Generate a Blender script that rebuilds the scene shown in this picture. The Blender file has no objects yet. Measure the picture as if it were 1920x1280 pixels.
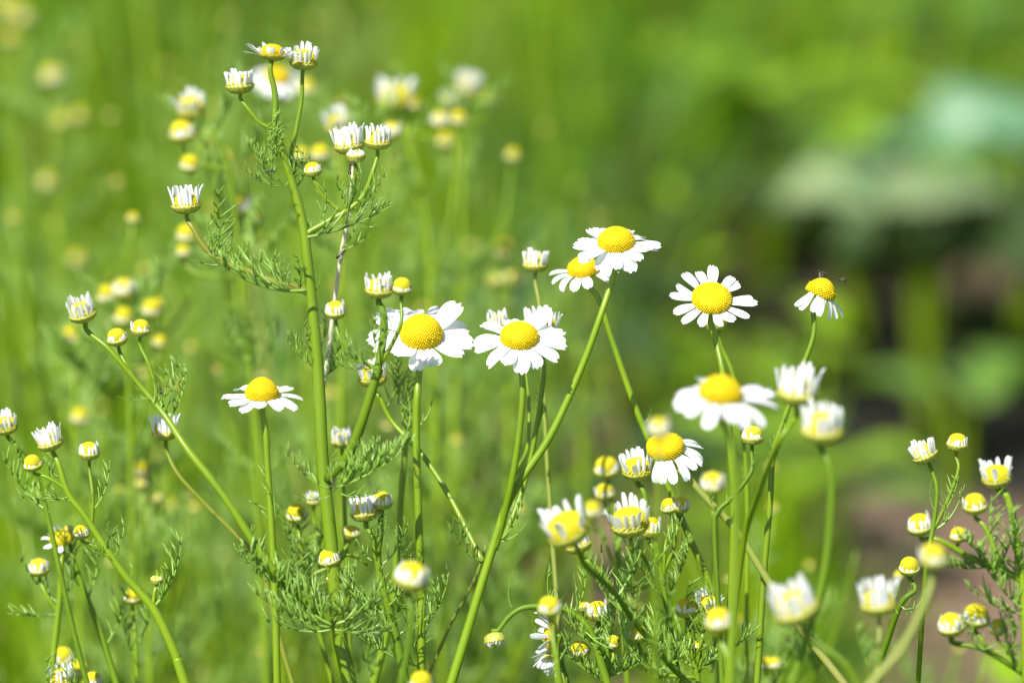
import bpy, math, random
import numpy as np
from mathutils import Vector, Matrix

D = bpy.data
SC = bpy.context.scene
COL = SC.collection
R2 = math.radians

# ------------------------------------------------------------------ camera
PITCH = R2(12.0)
ZF = 1.08                       # focus distance, metres
AIM = Vector((0.0, 0.0, 0.40))
FWD = Vector((0.0, math.cos(PITCH), -math.sin(PITCH)))
RIGHT = Vector((1.0, 0.0, 0.0))
UP = Vector((0.0, math.sin(PITCH), math.cos(PITCH)))
TOC = -FWD
CAM = AIM - FWD * ZF
cd = D.cameras.new("camera")
cam = D.objects.new("camera", cd)
COL.objects.link(cam)
cam.matrix_world = Matrix((RIGHT, UP, TOC)).transposed().to_4x4()
cam.location = CAM
cd.sensor_width = 22.3
cd.lens = 100.0
cd.clip_start = 0.02
cd.clip_end = 500.0
cd.dof.use_dof = True
cd.dof.focus_distance = ZF
cd.dof.aperture_fstop = 5.6
SC.camera = cam
FPX = 1920 * 100.0 / 22.3

# ------------------------------------------------------------------ light
SUN = Vector((-0.36, -0.60, 0.80)).normalized()
w = D.worlds.new("World")
SC.world = w
w.use_nodes = True
nt = w.node_tree
sky = nt.nodes.new("ShaderNodeTexSky")
sky.sky_type = 'NISHITA'
sky.sun_disc = False
sky.sun_elevation = math.asin(SUN.z)
sky.sun_rotation = math.atan2(SUN.x, SUN.y)
bg = nt.nodes["Background"]
bg.inputs[1].default_value = 0.085
nt.links.new(sky.outputs[0], bg.inputs[0])
sl = D.lights.new("sun", 'SUN')
sl.energy = 4.8
sl.angle = R2(0.53)
sl.color = (1.0, 0.955, 0.88)
so = D.objects.new("sun", sl)
COL.objects.link(so)
so.rotation_euler = (-SUN).to_track_quat('-Z', 'Y').to_euler()
so.location = (-2, -2, 5)
SC.view_settings.view_transform = 'Standard'
SC.view_settings.look = 'None'
SC.view_settings.exposure = 0.68
SC.view_settings.gamma = 1.0
SC.cycles.use_denoising = True
SC.cycles.max_bounces = 8
SC.cycles.transmission_bounces = 4
SC.cycles.caustics_reflective = False
SC.cycles.caustics_refractive = False


def P(x, y, d=0.0):
    """photograph pixel at depth d beyond the focus plane -> world point"""
    z = ZF + d
    return CAM + FWD * z + RIGHT * ((x - 960) / FPX * z) + UP * (-(y - 640) / FPX * z)


def S(px, d=0.0):
    return px / FPX * (ZF + d)


# ------------------------------------------------------------------ materials
def mat(name, base, base2=None, scale=300.0, rough=0.5, trans=0.0, tcol=None, spec=0.5,
        sheen=0.0, stretch=(1, 1, 1), attr=None, bump=0.0, base3=None, rand=0.0):
    m = D.materials.new(name)
    m.use_nodes = True
    n = m.node_tree
    b = n.nodes["Principled BSDF"]
    b.inputs['Roughness'].default_value = rough
    b.inputs['Specular IOR Level'].default_value = spec
    out = n.nodes["Material Output"]
    tc = n.nodes.new("ShaderNodeTexCoord")
    mp = n.nodes.new("ShaderNodeMapping")
    mp.inputs['Scale'].default_value = stretch
    n.links.new(tc.outputs['Object'], mp.inputs['Vector'])
    nz = n.nodes.new("ShaderNodeTexNoise")
    nz.inputs['Scale'].default_value = scale
    nz.inputs['Detail'].default_value = 4
    n.links.new(mp.outputs[0], nz.inputs['Vector'])
    cr = n.nodes.new("ShaderNodeValToRGB")
    e = cr.color_ramp.elements
    e[0].position = 0.3
    e[1].position = 0.7
    e[0].color = (*base, 1)
    e[1].color = (*(base2 or base), 1)
    if base3:
        k = e.new(0.78)
        k.color = (*base3, 1)
    n.links.new(nz.outputs['Fac'], cr.inputs[0])
    col = cr.outputs[0]
    if attr:
        at = n.nodes.new("ShaderNodeAttribute")
        at.attribute_name = attr
        mx = n.nodes.new("ShaderNodeMix")
        mx.data_type = 'RGBA'
        mx.blend_type = 'MULTIPLY'
        mx.inputs[0].default_value = 1.0
        n.links.new(cr.outputs[0], mx.inputs[6])
        n.links.new(at.outputs['Color'], mx.inputs[7])
        col = mx.outputs[2]
    if rand:
        oi = n.nodes.new("ShaderNodeObjectInfo")
        hs = n.nodes.new("ShaderNodeHueSaturation")
        mr = n.nodes.new("ShaderNodeMapRange")
        mr.inputs[3].default_value = 1 - rand
        mr.inputs[4].default_value = 1 + rand
        n.links.new(oi.outputs['Random'], mr.inputs[0])
        n.links.new(mr.outputs[0], hs.inputs['Value'])
        n.links.new(col, hs.inputs['Color'])
        col = hs.outputs[0]
    n.links.new(col, b.inputs['Base Color'])
    if bump:
        bp = n.nodes.new("ShaderNodeBump")
        bp.inputs['Strength'].default_value = bump
        bp.inputs['Distance'].default_value = 0.0004
        n.links.new(nz.outputs['Fac'], bp.inputs['Height'])
        n.links.new(bp.outputs[0], b.inputs['Normal'])
    if trans:
        t = n.nodes.new("ShaderNodeBsdfTranslucent")
        if tcol:
            t.inputs[0].default_value = (*tcol, 1)
            if attr:
                mx2 = n.nodes.new("ShaderNodeMix")
                mx2.data_type = 'RGBA'
                mx2.blend_type = 'MULTIPLY'
                mx2.inputs[0].default_value = 1.0
                mx2.inputs[6].default_value = (*tcol, 1)
                n.links.new(at.outputs['Color'], mx2.inputs[7])
                n.links.new(mx2.outputs[2], t.inputs[0])
        else:
            n.links.new(col, t.inputs[0])
        ms = n.nodes.new("ShaderNodeMixShader")
        ms.inputs[0].default_value = trans
        n.links.new(b.outputs[0], ms.inputs[1])
        n.links.new(t.outputs[0], ms.inputs[2])
        n.links.new(ms.outputs[0], out.inputs[0])
    return m


M = {
    'petal': mat('petal_white', (.85, .87, .92), (.90, .91, .94), 500, .55, .34, spec=.3),
    'disc': mat('disc_gold', (.68, .50, .004), (.74, .58, .006), 900, .6, .12, spec=.25),
    'bud': mat('disc_lemon', (.58, .52, .010), (.66, .60, .025), 900, .6, .12, spec=.25),
    'cup': mat('cup_green', (.38, .43, .05), (.52, .54, .10), 700, .5, .1),
    'bract': mat('bract_edge', (.62, .60, .20), (.50, .42, .12), 500, .6, .25),
    'stem': mat('stem_green', (.15, .26, .005), (.21, .32, .008), 160, .38, .12, stretch=(1, 1, .12), spec=.5, bump=.15, rand=.1),
    'stem_dark': mat('stem_deep_green', (.10, .19, .006), (.15, .25, .010), 160, .45, .1, stretch=(1, 1, .12), spec=.3, bump=.15, rand=.1),
    'stem_red': mat('stem_reddish', (.17, .26, .01), (.24, .22, .035), 120, .42, .1, stretch=(1, 1, .2), bump=.15),
    'stem_straw': mat('stem_straw', (.74, .70, .58), (.60, .55, .38), 260, .5, .15, stretch=(1, 1, .05), bump=.3, base3=(.42, .33, .25)),
    'stem_pink': mat('stem_pink', (.30, .30, .08), (.22, .32, .03), 40, .5, .1, stretch=(1, 1, .2), bump=.2),
    'leaf': mat('leaf_feather', (.20, .39, .03), (.33, .50, .11), 220, .3, .25, tcol=(.34, .55, .05), spec=.7, rand=.18),
    'grass': mat('grass_blade', (.8, .8, .8), (1, 1, 1), 60, .45, .42, tcol=(1.35, 1.35, .9), attr='tint', spec=.2),
    'cover': mat('herb_leaf', (.8, .8, .8), (1, 1, 1), 60, .5, .4, tcol=(1.3, 1.35, .8), attr='tint', spec=.2),
    'lime_leaf': mat('weed_leaf_lime', (.22, .42, .02), (.32, .50, .04), 60, .5, .4, tcol=(.45, .7, .05), spec=.4),
    'pale_leaf': mat('weed_leaf_pale', (.10, .24, .11), (.15, .30, .16), 60, .42, .2, tcol=(.28, .5, .16), spec=.5),
    'grey_leaf': mat('weed_leaf_grey', (.16, .27, .10), (.26, .32, .15), 50, .5, .2, tcol=(.3, .4, .15), spec=.5),
    'green_leaf': mat('weed_leaf_green', (.12, .26, .03), (.17, .33, .045), 60, .45, .35, tcol=(.3, .5, .05), spec=.5),
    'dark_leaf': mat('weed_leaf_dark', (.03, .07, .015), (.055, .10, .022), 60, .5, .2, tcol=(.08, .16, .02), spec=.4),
    'ant': mat('ant_black', (.012, .008, .006), (.03, .012, .008), 2000, .25, 0, spec=.6),
    'wing': mat('gnat_wing', (.35, .3, .25), (.4, .36, .3), 2000, .3, .6),
}


# ------------------------------------------------------------------ mesh builder
class MB:
    def __init__(s):
        s.v, s.f, s.m, s.n = [], [], [], 0

    def add(s, verts, faces, mi=0):
        s.v.append(np.asarray(verts, dtype=np.float64).reshape(-1, 3))
        k = s.n
        s.f.extend([tuple(i + k for i in f) for f in faces])
        s.m.extend([mi] * len(faces))
        s.n += len(s.v[-1])

    def mesh(s, name, mats, smooth=True):
        me = D.meshes.new(name)
        v = np.concatenate(s.v) if s.v else np.zeros((0, 3))
        me.from_pydata(v.tolist(), [], s.f)
        for m in mats:
            me.materials.append(m)
        if len(mats) > 1:
            me.polygons.foreach_set('material_index', s.m)
        if smooth:
            me.polygons.foreach_set('use_smooth', [True] * len(me.polygons))
        me.update()
        return me


def tube(mb, pts, rad, sides=8, ridge=0.0, mi=0, cap=True, flat=1.0):
    pts = [Vector(p) for p in pts]
    n = len(pts)
    t = (pts[1] - pts[0]).normalized()
    a = t.orthogonal().normalized()
    V = []
    for i, p in enumerate(pts):
        t2 = (pts[min(i + 1, n - 1)] - pts[max(i - 1, 0)])
        t2 = t2.normalized() if t2.length > 1e-9 else t
        a = (a - t2 * a.dot(t2))
        a = a.normalized() if a.length > 1e-6 else t2.orthogonal().normalized()
        b = t2.cross(a)
        t = t2
        for k in range(sides):
            an = 2 * math.pi * k / sides
            r = rad[i] * (1 - ridge * (k % 2))
            V.append(p + a * (math.cos(an) * r) + b * (math.sin(an) * r * flat))
    F = []
    for i in range(n - 1):
        for k in range(sides):
            k2 = (k + 1) % sides
            F.append((i * sides + k, i * sides + k2, (i + 1) * sides + k2, (i + 1) * sides + k))
    if cap:
        F.append(tuple(range(sides - 1, -1, -1)))
        F.append(tuple((n - 1) * sides + k for k in range(sides)))
    mb.add([tuple(v) for v in V], F, mi)


def spline(pts, per=6):
    pts = [Vector(p) for p in pts]
    if len(pts) < 3:
        return [pts[0].lerp(pts[-1], i / per) for i in range(per + 1)]
    q = [pts[0] * 2 - pts[1]] + pts + [pts[-1] * 2 - pts[-2]]
    out = []
    for i in range(1, len(q) - 2):
        p0, p1, p2, p3 = q[i - 1:i + 3]
        for k in range(per):
            t = k / per
            out.append(0.5 * ((2 * p1) + (p2 - p0) * t + (2 * p0 - 5 * p1 + 4 * p2 - p3) * t * t + (3 * p1 - p0 - 3 * p2 + p3) * t ** 3))
    out.append(pts[-1])
    return out


def lathe(mb, prof, sides=24, mi=0):
    V, F = [], []
    for r, z in prof:
        for k in range(sides):
            a = 2 * math.pi * k / sides
            V.append((r * math.cos(a), r * math.sin(a), z))
    n = len(prof)
    for i in range(n - 1):
        for k in range(sides):
            k2 = (k + 1) % sides
            F.append((i * sides + k, i * sides + k2, (i + 1) * sides + k2, (i + 1) * sides + k))
    F.append(tuple((n - 1) * sides + k for k in range(sides)))
    mb.add(V, F, mi)


# ------------------------------------------------------------------ flower heads (unit = disc radius)
def disc_mesh(name, H, rad, z0, nf, mi, rng, cone=0.0, open_frac=.45):
    """domed disc covered with florets on a golden-angle spiral"""
    mb = MB()

    def prof(s):            # s 0 rim .. 1 apex
        u = s * math.pi / 2
        r = math.cos(u) ** (.75 + .5 * cone) * (1 + .07 * math.sin(2 * u))
        return rad * r, z0 + H * (math.sin(u) ** (1.0 + .15 * cone))
    K = 14
    pr = [(rad * .80, z0 - .12)] + [prof(i / K) for i in range(K)] + [(rad * .02, z0 + H)]
    lathe(mb, pr, 28)
    # area table
    tab, A = [], 0
    for i in range(80):
        r1, z1 = prof(i / 80)
        r2, z2 = prof((i + 1) / 80 * .9999)
        A += math.pi * (r1 + r2) * math.hypot(r1 - r2, z1 - z2)
        tab.append(A)
    fr = math.sqrt(A / nf / math.pi)
    for k in range(nf):
        target = (k + .5) / nf * A
        i = int(np.searchsorted(tab, target))
        s = min(.995, (i + rng.random() * .6) / 80)
        r, z = prof(s)
        r3, z3 = prof(min(.999, s + .01))
        tan = Vector((r3 - r, 0, z3 - z)).normalized()
        nor = Vector((tan.z, 0, -tan.x))
        a = k * 2.399963
        rot = Matrix.Rotation(a, 3, 'Z')
        nn = rot @ nor
        c = rot @ Vector((r, 0, z))
        opened = (k / nf) < open_frac * (.8 + .4 * rng.random())
        h = fr * (1.25 + .5 * rng.random() if opened else .55)
        w0 = fr * (.88 if opened else 1.0)
        t1 = nn.orthogonal().normalized()
        t2 = nn.cross(t1)
        V, F = [], []
        for hh, ww in ((-.3, 1.0), (.55, .95), (.9, .6)):
            for q in range(5):
                an = q * 2 * math.pi / 5
                V.append(c + nn * (h * hh) + (t1 * math.cos(an) + t2 * math.sin(an)) * (w0 * ww))
        V.append(c + nn * (h * (.75 if opened else 1.0)))
        for lv in range(2):
            for q in range(5):
                q2 = (q + 1) % 5
                F.append((lv * 5 + q, lv * 5 + q2, lv * 5 + 5 + q2, lv * 5 + 5 + q))
        for q in range(5):
            F.append((10 + q, 10 + (q + 1) % 5, 15))
        mb.add([tuple(v) for v in V], F, 0)
    return mb.mesh(name, [M[mi]])


def petal(mb, az, r0, z0, L, W, elev, curve, roll, rng, teeth=1.0, twist=0.0, nu=9, nv=7, narrow=.4):
    """one ray petal as a curved, grooved strap with a toothed tip"""
    ph = [rng.uniform(-.5, .5) for _ in range(3)]
    r, z = r0, z0
    V = []
    ca, sa = math.cos(az), math.sin(az)
    ds = L / (nu - 1)
    for i in range(nu):
        t = i / (nu - 1)
        an = elev + curve * t * t + .05 * math.sin(5 * t + ph[0] * 6)
        if i:
            r += math.cos(an) * ds
            z += math.sin(an) * ds
        wd = W / 2 * (narrow + (1 - narrow) * min(1, t / .55) ** .8)
        if t > .72:
            wd *= math.sqrt(max(0.10, 1 - ((t - .72) / .28) ** 2 * .72))
        tw = twist * t
        for j in range(nv):
            v = -1 + 2 * j / (nv - 1)
            ext = 0
            if i >= nu - 2:
                ext = teeth * W * (.10 * math.cos(v * math.pi * 1.5 + ph[1]) + ph[2] * .12 * v) * (1 if i == nu - 1 else .4)
            side = v * wd * math.cos(tw)
            nrm = roll * wd * v * v + .035 * W * math.cos(v * 7) + v * wd * math.sin(tw)
            rr = r + math.cos(an) * ext - math.sin(an) * nrm
            zz = z + math.sin(an) * ext + math.cos(an) * nrm
            V.append((rr * ca - side * sa, rr * sa + side * ca, zz))
    F = [(i * nv + j, i * nv + j + 1, (i + 1) * nv + j + 1, (i + 1) * nv + j) for i in range(nu - 1) for j in range(nv - 1)]
    mb.add(V, F)


def bracts(mb, n, prof, rng, mi=1, lift=.03):
    """overlapping papery scales on the cup: prof gives (r,z) from base to rim"""
    for row, (s0, s1, nn) in enumerate(((.25, .75, n - 4), (.55, 1.06, n))):
        for k in range(nn):
            az = 2 * math.pi * (k + .5 * row) / nn + rng.uniform(-.08, .08)
            V = []
            for i in range(4):
                t = i / 3
                s = s0 + (s1 - s0) * t
                q = min(.999, s) * (len(prof) - 1)
                i0 = int(q)
                fr = q - i0
                r = prof[i0][0] * (1 - fr) + prof[i0 + 1][0] * fr + lift * (1 + t) + max(0, s - 1) * .1
                z = prof[i0][1] * (1 - fr) + prof[i0 + 1][1] * fr + max(0, s - 1) * .8
                wd = (.62 * math.pi / nn) * (1.0, 1.05, .85, .22)[i]
                for sd in (-1, 0, 1):
                    rr = r + (.025 if sd == 0 else 0)
                    V.append((rr * math.cos(az + sd * wd), rr * math.sin(az + sd * wd), z))
            F = [(i * 3 + j, i * 3 + j + 1, i * 3 + j + 4, i * 3 + j + 3) for i in range(3) for j in range(2)]
            mb.add(V, F[:4], 0)
            mb.add(V, F[4:], mi)


def cup_mesh(name, prof, inner, n, rng):
    mb = MB()
    lathe(mb, prof + inner, 28)
    bracts(mb, n, prof, rng)
    return mb.mesh(name, [M['cup'], M['bract']])


HEADS = {}


def head_open(key, n=15, L=1.45, W=.72, elev=-5, ej=8, curve=-.3, cj=.25, H=.85, cone=0.0, arc=None, roll=.12, seed=1, nf=420,
              Lj=.1, special=None, mi='disc', narrow=.4, teeth=1.0, skip=()):
    rng = random.Random(seed)
    prof = [(.13, 0), (.2, .04), (.55, .10), (.85, .22), (.96, .34)]
    cup = cup_mesh('flower_head', prof, [(.9, .36), (.5, .34)], 20, rng)
    dm = disc_mesh('disc', H, .97, .36, nf, mi, rng, cone)
    mb = MB()
    lo, hi = arc or (0, 360)
    for k in range(n):
        if k in skip:
            continue
        az = R2(lo + (hi - lo) * (k + .5) / n) + rng.uniform(-.3, .3) * R2(hi - lo) / n
        e = elev + rng.gauss(0, ej)
        c = curve + rng.gauss(0, cj)
        l = L * (1 + rng.uniform(-Lj, Lj))
        ww = W * rng.uniform(.85, 1.1)
        tw = rng.gauss(0, .18)
        if special and k in special:
            sp = special[k]
            e, c, l, ww, tw = sp.get('e', e), sp.get('c', c), sp.get('l', l), sp.get('w', ww), sp.get('t', tw)
        petal(mb, az, .90, .33 + .02 * (k % 2), l, ww, R2(e), c, roll + rng.uniform(-.1, .1), rng, teeth, tw, narrow=narrow, nu=11)
    pm = mb.mesh('petal_ring', [M['petal']])
    HEADS[key] = (cup, dm, pm, .36 + H * .42, 'flower_head')


def head_crown(key, seed, n=19, L=1.15, W=.27, elev=84, rad=.82, H=.72, skip=0, mi='bud', cup=.66, curve=.05):
    rng = random.Random(seed)
    prof = [(.13, 0), (.24, .04), (.60, .12), (.86, .32), (.97, cup * .78), (1.0, cup)]
    cm = cup_mesh('flower_head', prof, [(.92, cup + .02), (.5, cup)], 18, rng)
    dm = disc_mesh('disc', H, rad, cup, 200, mi, rng, 0, .2)
    mb = MB()
    ks = set(rng.sample(range(n), skip)) if skip else ()
    for k in range(n):
        if k in ks:
            continue
        az = 2 * math.pi * (k + rng.uniform(-.3, .3)) / n
        petal(mb, az, .92, cup - .04, L * rng.uniform(.78, 1.12), W * rng.uniform(.8, 1.15), R2(elev + rng.gauss(0, 6)),
              curve + rng.gauss(0, .18), .75, rng, .5, rng.gauss(0, .2), nu=7, nv=5, narrow=.75)
    pm = mb.mesh('petal_ring', [M['petal']])
    HEADS[key] = (cm, dm, pm, (cup + L) * .5, 'flower_head')


def head_bud(key, seed, n=17, L=.62, W=.29, elev=93, H=.92, mi='bud', cup=.74, skip=2, rad=.82, curve=.62):
    rng = random.Random(seed)
    prof = [(.13, 0), (.26, .03), (.62, .13), (.86, .32), (.98, cup * .8), (1.0, cup)]
    cm = cup_mesh('flower_bud', prof, [(.93, cup + .04), (.5, cup)], 16, rng)
    dm = disc_mesh('disc', H, rad, cup - .02, 170, mi, rng, 0, .0)
    mb = MB()
    ks = set(rng.sample(range(n), skip)) if skip else ()
    for k in range(n):
        if k in ks:
            continue
        az = 2 * math.pi * (k + rng.uniform(-.3, .3)) / n
        petal(mb, az, .985, cup - .06, L * rng.uniform(.7, 1.2), W * rng.uniform(.85, 1.15), R2(elev + rng.gauss(0, 7)),
              curve + rng.gauss(0, .15), .6, rng, .4, 0, nu=6, nv=5, narrow=.8)
    pm = mb.mesh('petal_ring', [M['petal']])
    HEADS[key] = (cm, dm, pm, .85, 'flower_bud')


for i in range(6):
    head_crown('c%d' % i, 10 + i, n=17 + i % 3, L=1.16 + .07 * (i % 3), skip=i % 4, elev=85 + 3 * (i % 2), W=.30)
for i in range(3):      # fuller crowns whose petals lean outward
    head_crown('w%d' % i, 30 + i, n=18, L=1.22, W=.36, elev=74, skip=2 + i, H=.8, rad=.88)
for i in range(6):
    head_bud('b%d' % i, 50 + i, L=(.74, .88, .62)[i % 3], skip=1 + i % 4)
for i in range(2):      # bare yellow buds with only stubs of petals
    head_bud('y%d' % i, 70 + i, L=.46, H=1.0, cup=.7, n=16, skip=3)
head_bud('g0', 81, n=18, L=.75, elev=108, H=.3, cup=.9, skip=0, curve=1.1, W=.28)    # still closed
head_bud('g1', 82, n=14, L=.55, elev=108, H=.35, cup=.95, skip=2, curve=1.1, W=.22)

head_open('O1', n=18, L=1.5, W=.92, ej=10, elev=-4, curve=-.35, H=.95, cone=.25, seed=1)
head_open('O2', n=15, L=1.6, W=1.0, ej=10, elev=-2, curve=-.4, H=.92, cone=.2, seed=2, Lj=.16)
head_open('O3', n=12, L=1.35, W=.66, elev=-8, curve=-.5, cj=.4, H=.95, cone=.4, seed=3)
head_open('O4', n=15, L=1.3, W=.56, elev=6, curve=-.1, cj=.35, H=.62, seed=4, Lj=.18)
head_open('O5', n=10, L=1.5, W=.6, elev=-52, curve=-.3, H=1.15, cone=.6, seed=5, arc=(-150, 40), nf=300,
          special={9: dict(e=-18, c=-.3, l=1.75, w=.42, t=.6), 8: dict(e=-30, c=-.3, l=1.6, w=.5, t=.4), 4: dict(e=-75, l=1.3)})
head_open('O6', n=15, L=1.62, W=.92, elev=-10, curve=-.45, H=1.05, cone=.3, seed=6, nf=240,
          special={14: dict(l=2.0, e=0), 0: dict(l=1.9, e=4), 13: dict(l=1.9), 12: dict(l=1.85), 7: dict(l=1.5), 6: dict(l=1.45)})
head_open('O7', n=9, L=1.5, W=.54, elev=-28, curve=-.5, H=.72, seed=7, arc=(-125, 45), nf=420, ej=10)
head_open('O8', n=14, L=1.66, W=.88, elev=0, curve=-.4, H=1.2, cone=.7, seed=8)
head_open('O9', n=13, L=1.66, W=1.18, ej=11, elev=4, curve=-.35, H=1.1, seed=9, nf=520)
head_open('O10', n=20, L=1.5, W=.52, elev=32, ej=12, curve=-.1, cj=.3, H=1.0, skip=(13, 16), seed=10,
          special={k: dict(e=48 + 6 * (k % 3), l=.85, w=.36, c=.1) for k in range(12, 18)})
head_open('O11', n=13, L=1.7, W=.46, elev=38, curve=.45, H=.6, seed=11, nf=200)
head_open('O12', n=11, L=.95, W=.5, elev=12, curve=-.4, H=.75, seed=12, nf=240, skip=(2, 9), mi='bud')
head_open('O13', n=15, L=1.4, W=.8, elev=-8, curve=-.35, H=.9, seed=13, nf=160)


def head_axis(tilt, tw):
    a, b = R2(tilt), R2(tw)
    return (RIGHT * math.sin(a) + UP * math.cos(a)) * math.cos(b) + TOC * math.sin(b)


def frame_mat(origin, zaxis, xref, scale, spin=0.0):
    z = zaxis.normalized()
    x = (xref - z * xref.dot(z)).normalized()
    y = z.cross(x)
    m = Matrix((x, y, z)).transposed().to_4x4()
    m.translation = origin
    return m @ Matrix.Rotation(spin, 4, 'Z') @ Matrix.Scale(scale, 4)


def link(o, parent=None):
    COL.objects.link(o)
    if parent is not None:
        o.parent = parent
    return o


def set_local(o, parent, mw):
    o.parent = parent
    o.matrix_basis = parent.matrix_basis.inverted() @ mw if parent.parent is None else mw


def add_head(root, key, mw):
    cup, dm, pm, _, nm = HEADS[key]
    o = D.objects.new(nm, cup)
    COL.objects.link(o)
    set_local(o, root, mw)
    link(D.objects.new('disc', dm), o)
    link(D.objects.new('petal_ring', pm), o)
    return o


# ------------------------------------------------------------------ feathery leaves (unit length, along +X, lobes rise to +Z)
LEAF = []


def make_leaf(seed, nl=9, bow=.25, lobe=.36, fork=.5, thick=.022, zlift=.75):
    rng = random.Random(seed)
    mb = MB()
    ctrl = [Vector((t, .03 * math.sin(t * 4 + seed), bow * (t * t - .15 * t))) for t in np.linspace(0, 1, 7)]
    rach = spline(ctrl, 4)
    tube(mb, rach, [thick * (1.0 - .72 * i / (len(rach) - 1)) for i in range(len(rach))], 6, flat=.7)
    for k in range(nl):
        t = .12 + .86 * (k + rng.uniform(0, .5)) / nl
        i = int(t * (len(rach) - 1))
        i = min(i, len(rach) - 2)
        p = rach[i]
        tg = (rach[i + 1] - p).normalized()
        for sd in (-1, 1):
            if rng.random() < .12:
                continue
            l = lobe * (1 - .55 * abs(t - .45) - .25 * t) * rng.uniform(.7, 1.2)
            d = (tg * rng.uniform(.4, 1.15) + Vector((0, sd * rng.uniform(.15, 1.0), zlift * rng.uniform(.1, 1.4)))).normalized()
            up = Vector((rng.uniform(-.1, .5), rng.uniform(-.5, .3) * sd, rng.uniform(.1, .9)))
            seg = [p + d * (l * q) + up * (l * .45 * q * q) for q in (0, .33, .66, 1)]
            tt = thick * rng.uniform(.62, .85)
            tube(mb, seg, [tt, tt * .95, tt * .85, tt * .2], 5, flat=.75)
            if rng.random() < fork:
                for q0 in ((.33,) if rng.random() < .5 else (.28, .55)):
                    b0 = p + d * (l * q0) + up * (l * .45 * q0 * q0)
                    d2 = (d + Vector((rng.uniform(-.6, .8), rng.uniform(-.8, .8), rng.uniform(.0, .8)))).normalized()
                    l2 = l * rng.uniform(.4, .65)
                    tube(mb, [b0, b0 + d2 * l2 * .5, b0 + (d2 + up * .4) * l2], [tt * .8, tt * .75, tt * .2], 5, flat=.75)
    return mb.mesh('leaf', [M['leaf']])


for i in range(5):
    LEAF.append(make_leaf(100 + i, 7, .12 + .1 * i, lobe=.42, fork=.6))                       # 0-4 full feathers
for i in range(3):
    LEAF.append(make_leaf(120 + i, 13, .15 + .1 * i, lobe=.34, fork=.8, thick=.019))    # 5-7 dense long feathers
for i in range(4):
    LEAF.append(make_leaf(140 + i, 4, .2 + .15 * i, lobe=.42, fork=.25, thick=.026))      # 8-11 sparse small
for i in range(2):
    LEAF.append(make_leaf(160 + i, 2, .5, lobe=.3, fork=0, thick=.026))      # 12-13 simple claws


def add_leaf(root, origin, direction, length, var, up=None):
    x = direction.normalized()
    u = up if up is not None else Vector((0, 0, 1))
    z = u - x * u.dot(x)
    if z.length < .25:
        z = TOC - x * TOC.dot(x)
    z.normalize()
    y = z.cross(x)
    m = Matrix((x, y, z)).transposed().to_4x4()
    m.translation = origin
    o = D.objects.new('leaf', LEAF[var])
    COL.objects.link(o)
    set_local(o, root, m @ Matrix.Scale(length, 4))
    return o


# ------------------------------------------------------------------ plants placed by what the photograph shows
rngL = random.Random(5)


def tag(o, label, cat, group=None, kind=None):
    if label:
        o['label'] = label
    if cat:
        o['category'] = cat
    if group:
        o['group'] = group
    if kind:
        o['kind'] = kind


GROUP = 'chamomile plants in flower'


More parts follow.
